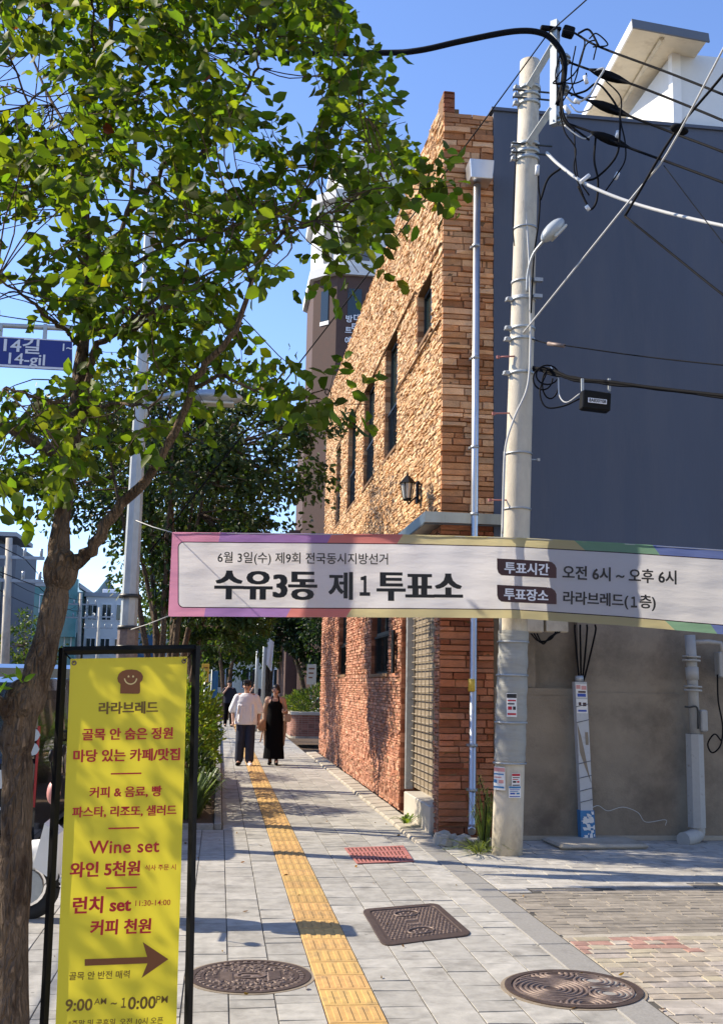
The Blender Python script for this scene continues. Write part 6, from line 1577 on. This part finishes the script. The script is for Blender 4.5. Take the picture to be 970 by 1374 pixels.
def scooter():
    x0, y0 = -.9, 8.25; t = thing('motor_scooter', 'white motor scooter with a pink box parked behind the menu sign', 'scooter', (x0, y0, 0))
    for x in (x0-.42, x0+.42): 
        b = MB(); b.tube([V(x+.19*cos(a), y0, .22+.19*sin(a)) for a in [k*2*pi/20 for k in range(21)]], .05, 8); wo = b.build('wheel', M['tyre'], t)
        b = MB(); b.cyl((x, y0-.03, .22), (x, y0+.03, .22), .12, n=16); b.build('rim', M['steel_dull'], wo)
    b = MB(); b.prism([V(x0-.36, y0-.16, .38), V(x0-.2, y0-.17, .28), V(x0-.2, y0-.17, .6), V(x0-.3, y0-.15, .68)], V(0, .32, 0)); b.cap(V(x0-.36, y0, .44), V(x0-.47, y0, .4), .11, .07); b.build('front_shield', M['white_paint'], t, fixn=True)
    b = MB(); b.box((x0+.02, y0, .28), (.4, .26, .06), bev=.02); b.box((x0+.3, y0, .5), (.5, .28, .3), top=.85, bev=.05); b.build('body_panel', M['white_paint'], t)
    b = MB(); b.box((x0+.24, y0, .73), (.48, .25, .1), bev=.04); b.build('seat', M['black_rubber'], t)
    b = MB(); b.tube(smoothpath([V(x0-.24, y0-.3, .98), V(x0-.24, y0, 1.0), V(x0-.24, y0+.3, .98)], 4), .016, 6); b.cyl((x0-.25, y0, .85), (x0-.24, y0, 1.0), .03, n=8); b.build('handlebar', M['black_metal'], t)
    b = MB(); b.ell((x0-.27, y0, .88), (.05, .09, .09)); b.build('headlamp_cowl', M['pink_plastic'], t)
    for s_ in (-1, 1):
        b = MB(); b.tube([V(x0-.24, y0+s_*.26, .99), V(x0-.26, y0+s_*.3, 1.12)], .007, 5); b.ell((x0-.26, y0+s_*.3, 1.16), (.02, .06, .045)); b.build('mirror', M['black_metal'], t)
    b = MB(); b.box((x0+.46, y0, .93), (.3, .34, .28), bev=.03); b.build('top_box', M['pink_plastic'], t)
    b = MB(); b.tube([V(x0+.1, y0-.08, .26), V(x0+.18, y0-.2, .02)], .012, 6); b.build('kick_stand', M['steel_dull'], t)
scooter()

# ------------------------------------------------------------------ far side of the road: buildings, poles, hills
def block(label, x0, x1, y0, y1, h, wall, rows, cols_, win='glass', front=True, name='apartment_building', extra=None, roofmat='grey_wall', side=True):
    t = thing(name, label, 'building', ((x0+x1)/2, (y0+y1)/2, 0), 'buildings across the road')
    b = MB(); b.bb((x0, y0, -.3), (x1, y1, h)); b.build('wall', M[wall], t)
    b = MB(); b.bb((x0-.15, y0-.15, h), (x1+.15, y1+.15, h+.35)); b.build('roof', M[roofmat], t)
    fh = h/rows
    for r in range(rows):
        for c in range(cols_):
            w = (x1-x0)/cols_; xc = x0+w*(c+.5); z0 = fh*r+fh*.3
            b = MB(); b.bb((xc-w*.34, y0-.06, z0), (xc+w*.34, y0+.02, z0+fh*.5)); f = b.build('window', M['white_paint'], t)
            b = MB(); b.bb((xc-w*.3, y0-.085, z0+.08), (xc-.04, y0-.06, z0+fh*.5-.08)); b.bb((xc+.04, y0-.085, z0+.08), (xc+w*.3, y0-.06, z0+fh*.5-.08)); b.build('pane', M[win], f)
        if side:
            n = 3; w = (y1-y0)/n
            for c in range(n):
                yc = y0+w*(c+.5); z0 = fh*r+fh*.3; b = MB(); b.bb((x1-.02, yc-w*.28, z0), (x1+.05, yc+w*.28, z0+fh*.5)); f = b.build('window', M['dark_frame'], t)
                b = MB(); b.bb((x1+.05, yc-w*.25, z0+.08), (x1+.07, yc+w*.25, z0+fh*.5-.08)); b.build('pane', M[win], f)
    return t
t = block('white apartment block with a dark stair tower across the road at the left edge', -22, -13.6, 64, 76, 9.6, 'white_wall', 3, 3, roofmat='dark_wall')
b = MB(); b.bb((-13.58, 63.2, 0), (-11.9, 70, 9.3)); b.build('stair_tower', M['dark_wall'], t)
b = MB(); b.bb((-13.4, 63.12, 4.6), (-12.6, 63.19, 8)); b.build('stair_window', M['glass'], t)
b = MB(); b.bb((-18, 64.4, 9.95), (-12.2, 70, 10.2)); b.build('roof_canopy', M['grey_wall'], t)
for x in (-17.5, -15, -12.6):
    b = MB(); b.bb((x-.1, 64.6, 9.5), (x+.1, 64.8, 9.95)); b.build('canopy_post', M['dark_wall'], t)
block('grey low shop building across the road below the white apartment block', -24, -13.2, 46, 60, 4.0, 'grey_wall', 1, 3, roofmat='dark_wall', name='shop_building')
t = block('teal glass fronted building far across the road left of the pharmacy', -16.4, -11.6, 88, 98, 9.0, 'teal_glass', 3, 3, 'teal_glass')
b = MB(); b.bb((-12.8, 87.2, 5), (-11.5, 87.9, 9.6)); b.build('net_frame', M['teal_glass'], t)
block('pale grey pharmacy building with rows of windows far across the road', -11.4, -7.9, 92, 104, 8.6, 'white_wall', 3, 3, roofmat='grey_wall')
ph = thing('pharmacy_sign', 'white rooftop sign with a green cross on the far pharmacy building', 'sign', (-9.2, 93, 8.95)); c = aty(150, 805, 93)
b = MB(); b.box(c, (1.5, .5, 1.8), bev=.04); b.build('box', M['white_ink'], ph)
b = MB(); b.bb(c+V(-.14, -.29, -.5), c+V(.14, -.26, .5)); b.bb(c+V(-.5, -.29, -.14), c+V(-.142, -.26, .14)); b.bb(c+V(.142, -.29, -.14), c+V(.5, -.26, .14)); b.build('cross', M['green_cross'], ph)
b = MB(); b.bb((c[0]-.5, c[1]-.1, 8.9), (c[0]-.4, c[1]+.1, c[2]-.9)); b.bb((c[0]+.4, c[1]-.1, 8.9), (c[0]+.5, c[1]+.1, c[2]-.9)); b.build('support', M['galv'], ph)
block('beige building closing the street behind the far trees', -5, 6, 100, 112, 7.5, 'beige_panel', 2, 5)
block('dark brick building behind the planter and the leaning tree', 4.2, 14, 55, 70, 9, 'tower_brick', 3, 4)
block('long grey building across the road behind the roadside trees', -30, -14, 104, 120, 9.0, 'grey_wall', 3, 5)
def farpole(label, px, Y, ytop, arms=True):
    c = aty(px, 900, Y); top = aty(px+3, ytop, Y); t = thing('utility_pole', label, 'utility pole', (c[0], Y, 0), 'utility poles across the road'); b = MB(); b.tube([V(c[0], Y, -.1), top], [.16, .1], 10); b.build('shaft', M['pole_concrete'], t)
    for d in (.1, .22):
        z = top[2]*(1-d); b = MB(); b.bb((top[0]-1.1, Y-.06, z-.05), (top[0]+1.1, Y+.06, z+.05)); ar = b.build('crossarm', M['steel_dull'], t)
        for k in (-1, -.4, .5, 1.0):
            b = MB(); b.cyl((top[0]+k, Y, z+.05), (top[0]+k, Y, z+.3), .05, n=8); b.build('insulator', M['porcelain'], ar)
    return top
tp1 = farpole('utility pole with two crossarms across the road at the left edge', 10, 34, 722)
tp2 = farpole('thin far utility pole in front of the teal building', 106, 72, 796)
tp3 = farpole('thin far utility pole left of the pharmacy building', 131, 84, 815)
for k, (dz_w, dx) in enumerate(((-.62, -1.0), (-.62, .5), (-1.5, 1.0), (-1.5, -.4))):
    A = tp1+V(dx, 0, dz_w); B_ = tp2+V(dx*.6, 0, dz_w*.6); P = [A+(B_-A)*u-V(0, 0, 1.2*4*u*(1-u)*.4) for u in [i/8 for i in range(9)]]
    C_ = A+V(-1, -45, .6); P = [C_, (C_+A)/2-V(0, 0, .6)]+P
    b = MB(); b.tube(P, .014, 5); b.build('street_wire', M['black_rubber'], label='roadside wire strung between the utility poles across the road', cat='wire', group='wires across the road', origin=A)
# hills far beyond
b = MB(); rng = np.random.default_rng(3); N = 90; vs = []
xs = np.linspace(-2600, 1400, N)
def hh(x): return 95+150*math.exp(-((x+560)/260)**2)+120*math.exp(-((x+900)/300)**2)+70*math.exp(-((x-300)/500)**2)+26*sin(x*.013)+14*sin(x*.041+1)+8*sin(x*.11)
for j in range(6):
    for i in range(N):
        f = [0, .35, .7, 1, .8, 0][j]; vs.append((xs[i], 4200+[-900, -500, -200, 0, 300, 900][j]+40*rng.normal(), hh(xs[i])*f*1.35*(1+.05*rng.normal())-5))
b.add(vs, [(j*N+i, j*N+i+1, (j+1)*N+i+1, (j+1)*N+i) for j in range(5) for i in range(N-1)], smooth=True); b.build('mountains', M['mountain'], kind='structure')

# unseen buildings added around the viewpoint to block sky light and bounce sunlight
block('unseen tan house added right of the viewpoint to block sky and bounce sunlight', 4.4, 15, -14, 1.6, 9.5, 'beige_panel', 3, 3, name='added_house')
block('unseen tan apartment block added behind the viewpoint to block sky light', 2.6, 12, -34, -15, 11, 'beige_panel', 3, 3)
block('unseen grey apartment block added left of the viewpoint to cut sky light', -25, -14.5, -16, 22, 8.0, 'grey_wall', 3, 5)

rng = np.random.default_rng(90); n = 70; PO = np.c_[rng.uniform(-1.4, 2.6, n), rng.uniform(5.4, 15, n), np.full(n, .009)]
dr_ = rng.normal(size=(n, 3)); dr_[:, 2] = .12
foliage('fallen_leaves', M['leaf_hedge'], PO, dr_, rng.uniform(.02, .05, n), np.full(n, .5), leafcols(n, rng, (.16, .1, .04), .5, .2), None, rng, .2, False, label='scattered small dry leaves lying on the grey pavement', cat='leaves', kind='stuff')
